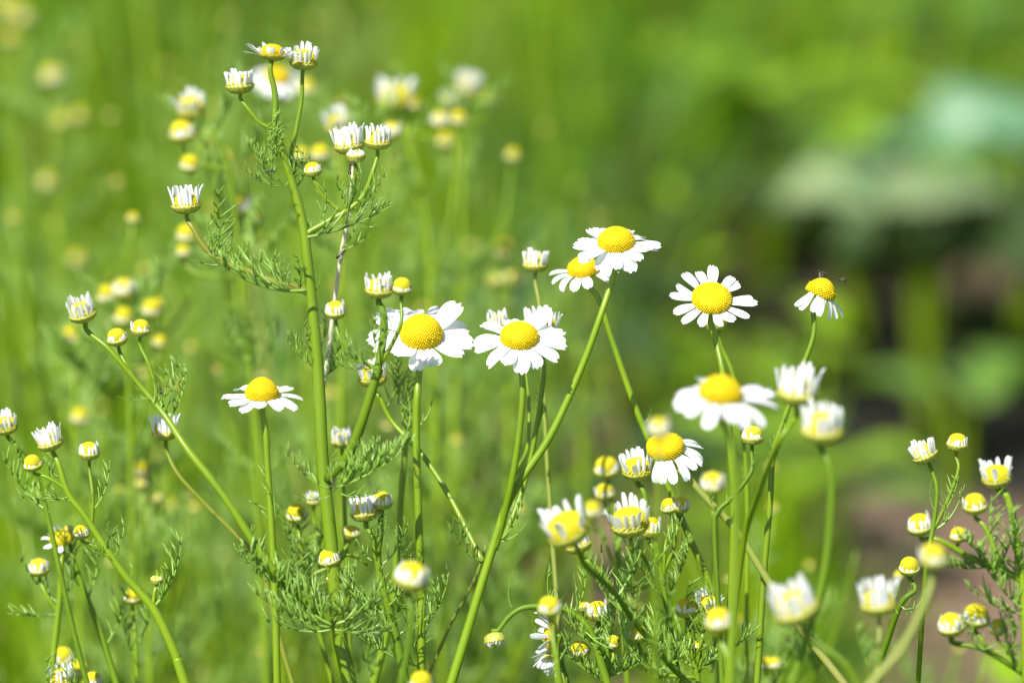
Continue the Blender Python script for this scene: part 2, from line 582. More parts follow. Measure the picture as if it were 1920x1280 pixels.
def plant(label, branches, leaves=(), d=0.0, group=GROUP):
    """branches: dicts p=[(x,y[,d])..] from the root end up, r=(r0,r1) px, h=(x,y,key,w,tilt,tw) or None, root, m, lv"""
    root = D.objects.new('chamomile_plant', None)
    COL.objects.link(root)
    root.empty_display_size = .02
    tag(root, label, 'plant', group)
    first = True
    for b in branches:
        bd = b.get('d', d)
        pts = [P(q[0], q[1], q[2] if len(q) > 2 else bd) for q in b['p']]
        r0, r1 = S(b['r'][0], bd), S(b['r'][1], bd)
        hm = None
        if b.get('h'):
            x, y, key, wpx, tilt, tw = b['h'][:6]
            hd = b['h'][6] if len(b['h']) > 6 else bd
            ax = head_axis(tilt, tw)
            sc = S(wpx / 2, hd) * (1.06 if key[0] in 'bcy' else 1.0)
            c = P(x, y, hd)
            base = c - ax * (HEADS[key][3] * sc)
            hm = frame_mat(base, ax, RIGHT, sc)
            pts.append(base - ax * min(.004, (base - pts[-1]).length * .3))
            pts.append(base + ax * (.02 * sc))
            r1 = max(r1, .12 * sc)
        if first or b.get('root'):
            t = (pts[0] - pts[1]).normalized()
            p0 = pts[0]
            if t.z > -.3:
                t = (t + Vector((0, 0, -1.2))).normalized()
            hgt = p0.z
            p1 = p0 + t * (.25 * hgt)
            hz = Vector((t.x, t.y, 0)) * (.28 * hgt)
            g = Vector((p1.x + hz.x * .6, p1.y + hz.y * .6, 0))
            mid = p1.lerp(g, .5)
            mid.x = p1.x + hz.x * .4
            ext = [Vector((g.x, g.y, -.012)), mid, p1]
            rr = max(r0 * 1.15, S(9))
            pts = ext + pts
            if first:
                root.location = (g.x, g.y, 0)
                root.matrix_basis = Matrix.Translation((g.x, g.y, 0))
            sp = spline(pts, 6)
            n0 = 3 * 6
            rad = [rr + (r0 - rr) * min(1, i / n0) if i <= n0 else r0 + (r1 - r0) * (i - n0) / max(1, len(sp) - 1 - n0) for i in range(len(sp))]
            nm = 'stem'
        else:
            sp = spline(pts, 6)
            rad = [r0 + (r1 - r0) * i / (len(sp) - 1) for i in range(len(sp))]
            nm = 'branch'
        if hm is not None:      # the stalk swells slightly below the head
            for q in range(1, 4):
                rad[-q] = max(rad[-q], r1 * (1.25 - .08 * q))
        mb = MB()
        tube(mb, sp, rad, 12, .07)
        me = mb.mesh(nm, [M[b.get('m', 'stem')]])
        o = D.objects.new(nm, me)
        COL.objects.link(o)
        inv = root.matrix_basis.inverted()
        me.transform(inv)
        o.parent = root
        if hm is not None:
            add_head(root, b['h'][2], hm)
        for k in range(b.get('lv', 0)):         # small leaves along this branch
            i = int((.15 + .75 * (k + rngL.random() * .6) / b['lv']) * (len(sp) - 2))
            if first and b.get('lvlo', .0) and i < len(sp) * b['lvlo']:
                continue
            tg = (sp[i + 1] - sp[i]).normalized()
            a = rngL.uniform(0, 360)
            side = (RIGHT * math.cos(R2(a)) + TOC * math.sin(R2(a)) * .8)
            dr = tg * .7 + side
            add_leaf(root, sp[i], dr, S(rngL.uniform(70, 120), bd), rngL.choice((0, 1, 2, 3, 8, 9)))
        first = False
    for q in leaves:
        x, y, ang, ln, var = q[:5]
        ld = q[5] if len(q) > 5 else d
        tw = q[6] if len(q) > 6 else rngL.uniform(-15, 25)
        a = R2(ang)
        dr = (RIGHT * math.cos(a) + UP * math.sin(a)) * math.cos(R2(tw)) + TOC * math.sin(R2(tw))
        add_leaf(root, P(x, y, ld), dr, S(ln, ld), var)
    return root


def B(p, r, h=None, **k):
    return dict(p=p, r=r, h=h, **k)


# 1 the tall main plant
plant('tallest chamomile plant, thick green stem with flowering branches on both sides', [
    B([(660, 1300), (635, 1180), (620, 1010), (606, 880), (598, 720), (590, 620), (578, 500), (568, 420), (550, 350), (532, 290), (517, 238), (516, 180)],
      (15, 4.2), (511, 97, 'O10', 46, 6, -2)),
    B([(514, 243), (487, 230), (466, 205)], (4.6, 3.4), (449, 153, 'c0', 50, -4, 8)),
    B([(548, 345), (545, 300, .006), (554, 250, .006), (565, 190, .006)], (4.6, 3.6), (569, 108, 'w0', 52, 4, 16, .004), m='stem'),
    B([(571, 440), (615, 415), (655, 392), (682, 365), (699, 322)], (6.5, 3.4), (709, 258, 'c1', 47, 3, 14)),
    B([(640, 398), (606, 368), (590, 340)], (4, 3), (586, 318, 'b0', 32, -6, 10)),
    B([(580, 548), (520, 530), (470, 510), (420, 492), (385, 465), (363, 430)], (7.5, 3.8), (348, 375, 'c2', 52, -4, 10), m='stem_red'),
    B([(616, 900, -.01), (655, 850, -.016), (695, 740, -.02), (716, 650, -.02), (719, 590, -.02)], (11, 4.6), (711, 536, 'c3', 50, 2, 16, -.02), m='stem_dark'),
    B([(708, 690, -.02), (735, 645, -.02), (752, 605, -.02)], (4.5, 3.2), (754, 537, 'y0', 36, 4, 22, -.02)),
    B([(703, 690, -.02), (665, 668, -.02), (637, 632, -.02)], (4.5, 3.2), (629, 581, 'b1', 38, -2, 22, -.02)),
    B([(625, 1170, -.012), (560, 1118, -.016), (500, 1052, -.018), (420, 930, -.018), (350, 840, -.016), (310, 780, -.012), (262, 722, -.01), (205, 655, -.01)],
      (9.5, 4.5), (153, 580, 'c4', 50, -14, 22, -.01)),
    B([(268, 732, -.01), (243, 695, -.01)], (4.5, 3.4), (219, 632, 'b2', 37, -10, 22, -.01)),
    B([(318, 790, -.012), (296, 740, -.01), (280, 685, -.01)], (4.2, 3.2), (264, 615, 'b3', 36, 4, 14, -.01), m='stem'),
], [
    (518, 318, 118, 85, 3), (522, 300, 105, 95, 1, .0), (516, 322, 140, 80, 0, -.004), (525, 350, 175, 75, 3, -.004), (552, 345, 85, 80, 2, .004), (528, 345, 130, 60, 8, -.006), (556, 350, 55, 70, 9, .002), (520, 340, 160, 52, 9), (514, 300, 80, 62, 10), (535, 350, 60, 60, 8), (560, 345, 72, 70, 8, .004), (510, 330, 140, 70, 2),
    (575, 445, 10, 165, 1, -.006), (600, 425, 72, 82, 9), (640, 405, 50, 92, 2), (655, 395, 25, 95, 3), (600, 440, 150, 50, 8), (652, 395, 120, 75, 9), (640, 395, -50, 70, 10), (660, 388, -10, 84, 1),
    (575, 545, 184, 190, 4, -.006, 18), (568, 545, 100, 75, 2), (560, 548, 150, 110, 8), (520, 532, 100, 60, 9), (590, 548, 60, 45, 12), (545, 545, 120, 78, 0),
    (412, 494, 97, 132, 3), (415, 495, 60, 70, 9), (408, 490, 130, 55, 8), (430, 500, 30, 60, 10), (420, 495, 190, 70, 12), (405, 488, 110, 80, 1),
    (592, 690, 150, 80, 2), (592, 665, 120, 70, 8), (605, 705, 25, 85, 3, .01), (610, 690, 50, 75, 0, .01), (585, 650, 165, 55, 9), (600, 660, 70, 70, 2, .008), (595, 720, 40, 60, 1, .01),
    (628, 915, 20, 180, 6, -.02, 12), (618, 915, 160, 105, 3, -.02), (625, 920, 100, 70, 2, -.02), (640, 905, 40, 120, 5, -.02), (618, 930, 200, 66, 9, -.02), (645, 900, 62, 80, 8, -.02), (690, 880, 30, 100, 6, -.02), (640, 925, -20, 70, 10, -.02),
    (706, 692, 160, 100, 2, -.024, 10), (708, 680, 100, 90, 8, -.024), (715, 660, 70, 80, 9, -.024), (718, 640, 50, 60, 12, -.024), (700, 690, 190, 70, 9, -.024), (722, 620, 100, 60, 12, -.024),
    (622, 1170, 150, 225, 6, -.016, 8), (618, 1175, 170, 160, 7, -.02, 15), (620, 1180, 190, 120, 3, -.02), (560, 1120, 110, 95, 2, -.012), (625, 1165, 60, 120, 5, -.016), (630, 1170, 20, 140, 2, -.016), (628, 1180, -10, 110, 1, -.02), (610, 1160, 120, 110, 6, -.006), (500, 1090, 140, 90, 5, -.012), (540, 1110, 80, 90, 8, -.02),
    (305, 775, 62, 120, 8, -.012), (300, 770, 75, 85, 9, -.012), (280, 745, 200, 60, 12, -.012), (315, 785, 48, 100, 3, -.012), (290, 755, 95, 70, 12, -.012), (268, 735, 150, 45, 12, -.01),
])

# 2 bleached stalk behind the main stem
plant('chamomile plant with a bleached straw coloured stalk standing behind the tall main stem', [
    B([(650, 1230, .03), (612, 900, .03), (602, 760, .024), (612, 690, .02), (625, 585, .018), (641, 470, .014), (655, 395, .012)], (4.8, 3.8), (653, 263, 'c5', 53, -8, 10, .014), m='stem_straw'),
    B([(655, 395, .012), (663, 345, .006)], (4, 4), (667, 290, 'g0', 36, 0, 14, .004), m='stem'),
], [(640, 470, 20, 60, 8, .01), (641, 465, 45, 70, 9, .01)])

# 3 dark stem at lower centre with two heads
plant('low chamomile with dark curved stem bearing a white crown beside a yellow bud', [
    B([(765, 1300), (742, 1190), (715, 1090), (708, 1040), (713, 1000)], (9, 5), (716, 938, 'b4', 38, 3, 20), m='stem_dark'),
    B([(706, 1050), (700, 1010)], (5, 4), (683, 953, 'c1', 50, -6, 8)),
    B([(720, 1140), (680, 1122), (640, 1095)], (5, 4), (622, 1083, 'g1', 22, -8, 10), m='stem_dark'),
    B([(690, 1058, .004), (650, 1040, .004)], (3.5, 3), (617, 1046, 'b0', 40, -10, 20, .0)),
], [(712, 1060, 150, 70, 8), (714, 1060, 40, 90, 3), (724, 1140, 110, 85, 9), (722, 1140, 40, 110, 9), (745, 1190, 30, 80, 3), (716, 1000, 100, 60, 8), (714, 1010, 60, 65, 12),
    (742, 1190, 150, 110, 1), (712, 1050, 115, 90, 8), (724, 1150, 160, 130, 2), (712, 1010, 80, 60, 9), (740, 1180, 80, 90, 2)])

# 4 blurred little buds behind plant 3
plant('faded brownish bud and a pale bud among feathery leaves behind the tall main stem', [
    B([(590, 1150), (570, 1060), (562, 1010)], (5, 4), (556, 962, 'y1', 38, -6, 26)),
    B([(578, 1080), (620, 1060), (645, 1030)], (4, 3), (659, 996, 'g1', 34, 10, 30), m='stem'),
    B([(590, 1150, .05), (600, 1040, .05)], (4, 3), (588, 935, 'c1', 26, 0, 15, .05)),
], [(570, 1060, 120, 110, 1), (575, 1070, 60, 120, 5), (585, 1120, 150, 140, 6), (590, 1140, 30, 120, 2), (565, 1020, 140, 90, 9), (560, 1010, 70, 60, 8), (590, 1130, 100, 130, 5), (600, 1160, 10, 150, 6)], d=.035)

# 5 forked daisies in the middle
plant('forked chamomile bearing the highest open daisy and the flat white daisy left of it', [
    B([(840, 1300), (880, 1170), (915, 1055), (958, 930), (1030, 820), (1090, 690), (1130, 580)], (9.5, 5), (1155, 446, 'O1', 66, -2, 30)),
    B([(905, 1053, .004), (888, 1018, .006), (840, 925, .012), (790, 850, .016), (735, 790, .02), (712, 745, .02)], (6, 4), (698, 702, 'w1', 52, -2, 12, .02)),
    B([(926, 1030, 0), (940, 985, 0), (960, 900, -.003), (975, 800, -.004), (980, 720, -.004)], (7.5, 5.5), (974, 625, 'O2', 69, 2, 33, -.004), m='stem'),
    B([(932, 1012, .003), (948, 1000, .006), (985, 900, .01), (1008, 790, .01), (1020, 690, .01)], (5.5, 4), (1016, 607, 'w1', 62, 6, 12, .012), m='stem'),
    B([(962, 890, .004), (990, 830, .02), (985, 700, .024)], (3.5, 3), (934, 602, 'c4', 40, -6, 14, .026)),
], [(950, 960, 60, 60, 12), (948, 1000, 55, 70, 8, .012), (1010, 800, 75, 70, 9, .012), (905, 1053, 155, 105, 10), (940, 1010, 45, 90, 9), (938, 1015, 15, 62, 12), (912, 1050, 60, 45, 12), (760, 820, 75, 90, 12, .016), (890, 1030, 130, 70, 8, .006),
    (722, 770, 60, 100, 3, .022), (765, 800, 115, 130, 2, .026), (770, 800, 100, 110, 3, .026)])
plant('slim chamomile stalk topped by a narrow white crown above the flat white daisy', [
    B([(1035, 1000), (1025, 850), (1018, 700), (1012, 580)], (4.5, 3.4), (1004, 489, 'c0', 46, 0, 10), m='stem_pink'),
], [(1022, 800, 110, 60, 12)], d=.035)
plant('open daisy half hidden behind the highest daisy, on a long right slanting stem', [
    B([(1345, 1180), (1330, 1095), (1290, 1000), (1240, 880), (1192, 765), (1150, 645), (1122, 560)], (7, 5), (1093, 498, 'O3', 58, -6, 24)),
], [(1205, 795, 40, 32, 12), (1210, 800, 150, 26, 12)], d=.02)

# 6 the round-faced daisy and the ones at right
plant('round faced daisy with separate narrow petals on a dark green stem', [
    B([(1358, 1300), (1372, 1100), (1376, 930), (1366, 800), (1354, 690)], (8, 6), (1335, 556, 'O4', 72, 4, 46), m='stem'),
], [], d=.0)
plant('closed white bud hanging right behind the round faced daisy, thin stalk', [
    B([(1400, 1180), (1400, 900), (1378, 720)], (4, 3), (1342, 602, 'g0', 42, -12, 6)),
], [], d=.05)
plant('bare yellow flower cone with its last petals swept right, carrying two gnats', [
    B([(1418, 1300), (1432, 1080), (1444, 940), (1450, 850), (1474, 775), (1500, 700), (1525, 630)], (6.5, 4.2), (1542, 540, 'O5', 54, 22, 8)),
], [(1452, 845, 120, 50, 12, -.004), (1456, 835, 55, 60, 13, -.004), (1446, 870, 60, 60, 8)], d=.008)
plant('large soft blurred daisy with a tall gold cone and broad drooping petals, nearest the viewer', [
    B([(1368, 1300), (1378, 1100), (1380, 950), (1370, 830)], (8, 6.5), (1352, 728, 'O6', 76, 5, 20), m='stem'),
], [], d=-.10)
plant('out of focus white crown touching the right petals of the large blurred daisy', [
    B([(1360, 1300, -.02), (1392, 1030, -.03), (1420, 930, -.045), (1460, 830, -.07)], (6.5, 5), (1497, 724, 'c5', 72, 4, 14), m='stem'),
], [], d=-.07)
plant('out of focus white crown on a straight stalk, right below its blurred white neighbour', [
    B([(1480, 1300), (1540, 1100), (1558, 950), (1554, 870)], (8, 5.5), (1542, 794, 'c1', 76, 2, 18), m='stem_dark'),
], [], d=-.10)
plant('blurred bare yellow bud floating in front of the drooping daisy', [
    B([(1225, 1300), (1232, 1060), (1236, 900)], (3.5, 3), (1236, 802, 'b1', 42, 0, 24), m='stem'),
], [], d=-.15)
plant('tired daisy with its remaining petals hanging right, on a slanting pinkish stalk', [
    B([(1460, 1120, .0), (1385, 1000, 0), (1330, 940, 0), (1285, 890, 0)], (7.5, 6), (1247, 833, 'O7', 68, -8, 36), m='stem_pink'),
], [], d=.0)
plant('sharp small bud with cream petals on a dark arching stalk under the large blurred daisy', [
    B([(1350, 1200), (1340, 1000), (1345, 960), (1375, 930), (1408, 885)], (5.5, 3.6), (1411, 816, 'b5', 40, 2, 12), m='stem_dark'),
], [(1392, 905, 75, 42, 12), (1372, 932, 95, 45, 12), (1345, 960, 125, 50, 8), (1405, 880, 50, 36, 13), (1350, 955, 40, 70, 13)], d=-.005)
plant('white crown with a plump yellow disc below the tired daisy, dark upright stalk', [
    B([(1260, 1200), (1238, 1060), (1222, 990), (1208, 925)], (6, 5), (1194, 874, 'w1', 56, -4, 20), m='stem_dark'),
    B([(1225, 1090), (1205, 1040)], (4, 3), (1180, 972, 'w0', 72, -6, 22, -.02)),
    B([(1240, 1070), (1228, 1030)], (5, 4), (1219, 988, 'b1', 44, 8, 14, .01)),
    B([(1240, 1080), (1262, 1030), (1270, 985)], (3.6, 3), (1276, 946, 'b4', 32, 12, 20, .015)),
    B([(1244, 1085), (1248, 1020)], (3.4, 3), (1254, 948, 'b0', 32, -12, 25, .015)),
], [(1232, 1050, 50, 100, 8), (1238, 1060, 30, 90, 9), (1240, 1070, 130, 70, 2), (1250, 1120, 60, 120, 5), (1246, 1120, 140, 110, 3)], d=.01)
plant('two blurred yellow buds, one above the other, left of the plump white crown', [
    B([(1170, 1200), (1160, 1050), (1145, 930)], (5, 4), (1137, 876, 'b2', 46, -6, 24)),
    B([(1164, 1080), (1148, 980)], (4, 3), (1134, 922, 'b3', 36, -6, 20)),
    B([(1168, 1120), (1130, 1000)], (4, 3), (1112, 955, 'y0', 34, -6, 20, .14)),
], [(1165, 1090, 110, 120, 2), (1168, 1120, 60, 130, 6)], d=.07)
plant('blurred white crown leaning left over a smaller fringed bud, pale slanting stalk', [
    B([(1260, 1250, -.02), (1190, 1165, -.03), (1150, 1108, -.04), (1100, 1062, -.052)], (6.5, 5), (1061, 985, 'w2', 82, -26, 22, -.065), m='stem_dark'),
    B([(1150, 1106, -.02), (1115, 1060, -.02)], (6, 5), (1083, 1016, 'c3', 46, -16, 6, -.02)),
], [(1150, 1108, 140, 90, 9, -.02), (1190, 1160, 150, 130, 3, -.02), (1160, 1120, 60, 120, 8, -.02), (1200, 1180, 100, 140, 2, -.02), (1140, 1100, 110, 120, 12, -.01)], d=-.04)
plant('blurred bud with white shoulder between the pinkish stalk and the round faced daisy stem', [
    B([(1345, 1200), (1342, 1000)], (6, 4), (1337, 905, 'b4', 46, -4, 24)),
], [], d=.10)

# 7 lower centre-right tangle
plant('low chamomile with a nodding bud hanging upside down from a hooked stalk', [
    B([(1145, 1300), (1110, 1190), (1075, 1150), (1040, 1138), (985, 1138), (955, 1155), (935, 1180)], (8, 3.2), (928, 1201, 'g0', 40, 170, 4), m='stem_dark'),
], [(960, 1140, 110, 70, 12), (985, 1140, -10, 80, 8), (1075, 1150, 60, 90, 9), (1080, 1155, 80, 75, 12), (1085, 1160, -60, 90, 12), (1040, 1138, 120, 80, 13), (1110, 1190, 40, 120, 3), (1120, 1210, 150, 110, 2), (1130, 1240, 70, 120, 5)], d=0)
plant('sideways daisy showing a comb of white petals pointing left, low in the tangle', [
    B([(1060, 1320), (1046, 1250), (1045, 1210)], (5, 4), (1030, 1190, 'O11', 50, -84, -12), m='stem_dark'),
], [(1045, 1220, 150, 80, 9), (1048, 1240, 60, 80, 8)], d=.005)
plant('shaded drooping bud under the sideways daisy', [
    B([(1075, 1330), (1062, 1270), (1050, 1235)], (4, 3.4), (1030, 1242, 'c2', 38, -150, 8), m='stem_dark'),
], [(1062, 1270, 120, 70, 8)], d=.012)
plant('blurred yellow bud in front of the hooked stalk of the nodding bud', [
    B([(1050, 1320), (1042, 1230)], (5, 4), (1030, 1136, 'b2', 42, -4, 24)),
], [], d=-.07)
plant('small chamomile with fringed white buds low between the tangle of feathery leaves', [
    B([(1135, 1330), (1140, 1250), (1132, 1190)], (6, 4.5), (1121, 1145, 'b1', 42, -4, 14), m='stem_dark'),
    B([(1139, 1260), (1150, 1232)], (3.5, 3), (1149, 1203, 'y1', 28, 4, 20)),
    B([(1137, 1280), (1105, 1250)], (3.5, 3), (1087, 1217, 'y0', 36, -14, 20)),
    B([(1138, 1240), (1105, 1180)], (3.5, 3), (1094, 1135, 'g1', 26, -8, 10, .02), m='stem_dark'),
], [(1135, 1230, 50, 110, 3), (1138, 1250, 130, 100, 2), (1136, 1270, 20, 130, 6), (1134, 1200, 70, 90, 9), (1140, 1280, 150, 130, 5)], d=.01)
plant('leafy chamomile with a cluster of yellow buds right of the pale slanting stalk', [
    B([(1320, 1330), (1300, 1230), (1290, 1180)], (6, 4.5), (1288, 1139, 'b5', 42, -2, 14)),
    B([(1305, 1250), (1320, 1180)], (4.5, 3.6), (1329, 1130, 'w1', 46, 4, 24, .018)),
    B([(1306, 1270), (1230, 1260), (1205, 1225)], (4, 3.2), (1196, 1188, 'b3', 36, -6, 14)),
    B([(1310, 1270), (1314, 1240)], (3, 2.6), (1313, 1208, 'y1', 22, -4, 14)),
], [(1296, 1210, 110, 120, 3), (1300, 1230, 60, 120, 2), (1304, 1250, 150, 150, 6), (1306, 1260, 30, 140, 5), (1200, 1240, 130, 110, 3), (1215, 1255, 70, 110, 2), (1310, 1280, 90, 130, 1),
    (1225, 1258, 20, 100, 9), (1240, 1265, 110, 120, 9, -.03), (1312, 1290, 170, 150, 6, .04), (1250, 1270, 60, 140, 8, .04), (1230, 1180, 80, 120, 9, .05), (1180, 1180, 110, 110, 10, .06), (1160, 1240, 60, 130, 9, -.03), (1330, 1260, 80, 150, 10, .05), (1260, 1240, 95, 150, 8, -.05)], d=.005)
plant('pale blurred bud in front of the cluster of yellow buds', [
    B([(1372, 1330), (1366, 1240)], (8, 6), (1348, 1162, 'b0', 52, -6, 20)),
], [], d=-.09)

# 8 right side
plant('large blurred white crown leaning left on a thick slanting stalk near the lower edge', [
    B([(1640, 1330), (1580, 1240)], (6.5, 5), (1489, 1130, 'c4', 82, -22, 16), m='stem_dark'),
], [], d=-.11)
plant('blurred white crown over a thin pale stalk with a little leaf fork', [
    B([(1636, 1320), (1648, 1210)], (4, 3.4), (1646, 1120, 'c2', 66, -4, 14), m='stem_pink'),
], [(1640, 1265, 120, 110, 8), (1640, 1280, 75, 90, 8), (1643, 1250, 100, 60, 12)], d=-.085)
plant('sharp yellow bud with cream stubs on a dark hooked stalk, small leaf at its elbow', [
    B([(1620, 1320, .01), (1660, 1210, .005), (1690, 1130, .0), (1716, 1105, 0)], (6.5, 3.8), (1705, 1061, 'y1', 38, -4, 26), m='stem_dark'),
], [(1690, 1135, -40, 50, 13), (1700, 1150, 30, 60, 13), (1700, 1135, 60, 45, 12), (1685, 1150, 120, 60, 8)], d=0)
plant('blurred yellow bud on a thick soft brownish stem crossing the lower right corner', [
    B([(1610, 1310), (1690, 1215), (1738, 1120)], (9, 5), (1750, 1042, 'b3', 52, 2, 22), m='stem_pink'),
], [], d=-.13)
plant('white crown tilted left beside a small fringed bud on thin stalks', [
    B([(1720, 1300, .01), (1735, 1080), (1750, 985), (1757, 920)], (5, 3.8), (1732, 846, 'c0', 48, -24, 10), m='stem_dark'),
    B([(1752, 990), (1780, 930), (1797, 880)], (3.6, 3.2), (1795, 829, 'b0', 38, 4, 14), m='stem'),
], [(1754, 960, 120, 60, 12), (1756, 990, 35, 90, 13), (1770, 960, 60, 75, 8), (1765, 985, 70, 60, 12)], d=0)
plant('blurred crown with few petals at the right edge, thick upright stem', [
    B([(1925, 1300), (1920, 1120), (1905, 1000), (1888, 930)], (8.5, 5.5), (1868, 888, 'w2', 56, -10, 18), m='stem'),
    B([(1916, 1090), (1880, 1060), (1848, 990)], (6, 4), (1828, 944, 'b3', 44, -6, 22)),
    B([(1912, 1082), (1830, 1050), (1762, 1012)], (7, 4), (1725, 983, 'b1', 46, -12, 22), m='stem'),
    B([(1905, 1085), (1840, 1050)], (4, 3.4), (1797, 1002, 'b2', 32, -4, 22)),
], [(1900, 1080, 150, 140, 5), (1880, 1060, 120, 130, 3), (1910, 1085, 100, 130, 2), (1918, 1140, 140, 150, 6), (1915, 1060, 110, 120, 8), (1840, 1050, 200, 90, 3), (1870, 1065, 60, 120, 9), (1918, 1150, 170, 110, 2), (1860, 1060, 190, 110, 6)], d=.035)
plant('three soft yellow buds in a row low by the right edge', [
    B([(1960, 1290), (1900, 1250), (1840, 1215)], (6, 5), (1783, 1170, 'b4', 48, -10, 24), m='stem_dark'),
    B([(1855, 1225), (1838, 1195)], (4.6, 4), (1830, 1154, 'b5', 50, 2, 24)),
    B([(1930, 1275), (1885, 1215)], (4, 3), (1872, 1175, 'b3', 34, 2, 22)),
], [(1860, 1228, 150, 100, 3), (1880, 1240, 60, 120, 2), (1900, 1250, 110, 110, 5), (1830, 1210, -20, 90, 13)], d=.05)

# 9 left side
plant('chamomile at lower left with a ribbed pale stem curving up to a leaning white crown', [
    B([(352, 1300), (330, 1230), (290, 1145), (240, 1085), (200, 1030), (160, 968), (128, 925), (110, 870)], (10, 4.2), (92, 822, 'c5', 46, -16, 14), m='stem'),
    B([(172, 985), (174, 930)], (4, 3.2), (167, 845, 'b1', 38, 0, 16), m='stem'),
    B([(150, 955), (120, 915), (85, 893)], (4, 3), (61, 868, 'y1', 34, -10, 22), m='stem'),
    B([(286, 1140), (290, 1110)], (4, 3.4), (294, 1085, 'g1', 24, 4, 14)),
    B([(205, 1035, .012), (170, 1020, .012)], (3.4, 3), (152, 997, 'b0', 30, -4, 24, .012)),
], [(286, 1140, 48, 140, 3), (288, 1140, 60, 70, 8), (210, 1045, 110, 70, 2), (212, 1045, 55, 80, 9), (206, 1040, 190, 60, 9), (176, 955, 55, 95, 9), (172, 960, 110, 45, 12), (140, 940, 170, 80, 8), (130, 930, 200, 90, 3), (120, 900, 150, 60, 8), (215, 1050, 150, 60, 8), (278, 1130, 130, 50, 12), (240, 1090, 60, 50, 12)], d=0)
plant('chamomile crown hidden behind the long slanting arm of the tall plant, thin curved stalk', [
    B([(520, 1180), (490, 1060), (440, 1000), (385, 945), (335, 890)], (5, 3.8), (309, 802, 'c2', 46, -4, 12), m='stem_red'),
], [(388, 945, 60, 40, 12), (385, 942, 160, 40, 12)], d=.02)
plant('open daisy with a tall pointed gold cone on a straight stem', [
    B([(520, 1300), (516, 1130), (510, 1000), (502, 880), (498, 810)], (7.5, 5.5), (491, 728, 'O8', 60, 0, 18), m='stem'),
], [(510, 1000, 75, 120, 10, .02), (514, 1100, 130, 110, 2, .02), (512, 960, 100, 70, 12)], d=.006)
plant('half open small crown showing between the main stem and its right arm', [
    B([(655, 1200), (648, 1000), (643, 900)], (4.5, 3.6), (641, 821, 'c4', 38, 0, 14)),
], [], d=.04)
plant('big bright daisy with a barrel shaped gold disc and broad ragged petals', [
    B([(790, 1320), (790, 1120), (784, 950), (780, 800), (783, 730)], (8, 6.5), (790, 618, 'O9', 76, 2, 38), m='stem'),
], [(782, 800, 40, 60, 13), (778, 800, 120, 60, 13), (788, 1100, 130, 100, 3), (792, 1180, 50, 120, 2), (790, 1240, 110, 130, 1), (790, 1250, 160, 140, 5)], d=.010)
plant('thin yellow green stem leaning behind the dark curved stem', [
    B([(690, 1320), (726, 1180), (742, 1060), (752, 930), (758, 860)], (8, 4), (764, 790, 'g1', 24, 4, 10), m='stem'),
], [(730, 1160, 40, 100, 3), (700, 1280, 100, 130, 6)], d=.04)
plant('soft blurred crown tilted right in front of the straight stems at lower centre', [
    B([(740, 1330), (762, 1230), (772, 1150)], (6, 5), (772, 1080, 'b4', 62, 14, 18), m='stem_dark'),
], [], d=-.085)
plant('blurred yellow bud peeping over the lower edge near the dark curved stem', [
    B([(800, 1400), (796, 1330)], (6, 5), (790, 1278, 'y1', 44, 0, 22)),
], [], d=-.07)
plant('single crown at the left edge cut by the frame, dark thin stalk', [
    B([(130, 1150), (80, 930), (48, 862), (30, 835)], (5.5, 4.2), (10, 794, 'w1', 44, -10, 22), m='stem_dark'),
], [(55, 880, 130, 70, 8), (80, 930, 60, 90, 3), (95, 960, 150, 130, 3)], d=.02)
plant('spent daisy with withered petal scraps on a soft straight stem at lower left', [
    B([(90, 1330), (100, 1230), (112, 1120), (114, 1060)], (7, 5.5), (115, 1005, 'O12', 44, -4, 30)),
    B([(110, 1150), (85, 1110)], (4, 3), (73, 1063, 'b4', 37, -4, 22)),
    B([(230, 1320), (190, 1190), (155, 1100), (138, 1050)], (7, 4), (128, 990, 'g1', 20, -4, 20), m='stem_dark'),
], [(112, 1130, 150, 110, 3), (110, 1140, 60, 110, 9), (160, 1110, 130, 120, 2), (165, 1120, 70, 110, 9), (108, 1150, 190, 100, 8), (200, 1210, 60, 120, 8)], d=.035)
plant('short chamomile with a cream crown standing at the lower left edge', [
    B([(108, 1400), (112, 1330)], (5, 4), (115, 1266, 'c3', 46, 2, 18)),
    B([(110, 1350, .06), (118, 1280, .06)], (4, 3), (118, 1230, 'b2', 40, -2, 24, .06)),
    B([(112, 1350, .07), (140, 1290, .07)], (4, 3), (148, 1254, 'y0', 36, 2, 24, .07)),
    B([(114, 1360, .03), (170, 1310, .03)], (4, 3), (174, 1274, 'b0', 34, 2, 24, .03)),
], [(112, 1340, 60, 110, 2), (110, 1340, 120, 110, 3)], d=.01)
plant('lone soft yellow bud behind the ribbed pale stem', [
    B([(258, 1300), (254, 1200)], (4, 3), (248, 1118, 'y1', 30, 0, 24)),
], [(256, 1210, 60, 110, 8), (255, 1230, 120, 100, 2)], d=.05)

# 10 blurred flowers behind
BG = 'blurred chamomile plants behind the sharp ones'


def bgplant(label, heads, stem, d, r=6):
    br = []
    for i, h in enumerate(heads):
        hd = h[6] if len(h) > 6 else d
        if i == 0:
            br.append(B([(*q, hd) for q in stem], (r, r * .6), h, d=hd))
        else:
            k = stem[min(len(stem) - 1, 1 + i % max(1, len(stem) - 1))]
            mid = ((k[0] + h[0]) / 2 + (h[0] - k[0]) * .25, (k[1] + h[1]) / 2 + 20)
            br.append(B([(*k, hd), (*mid, hd)], (r * .6, r * .45), h, d=hd))
    lv = []
    for q in stem:
        for a in (rngL.uniform(20, 80), rngL.uniform(100, 170)):
            lv.append((q[0], q[1], a, rngL.uniform(90, 150), rngL.choice((0, 1, 2, 3, 5, 6)), d))
    return plant(label, br, lv, d, BG)


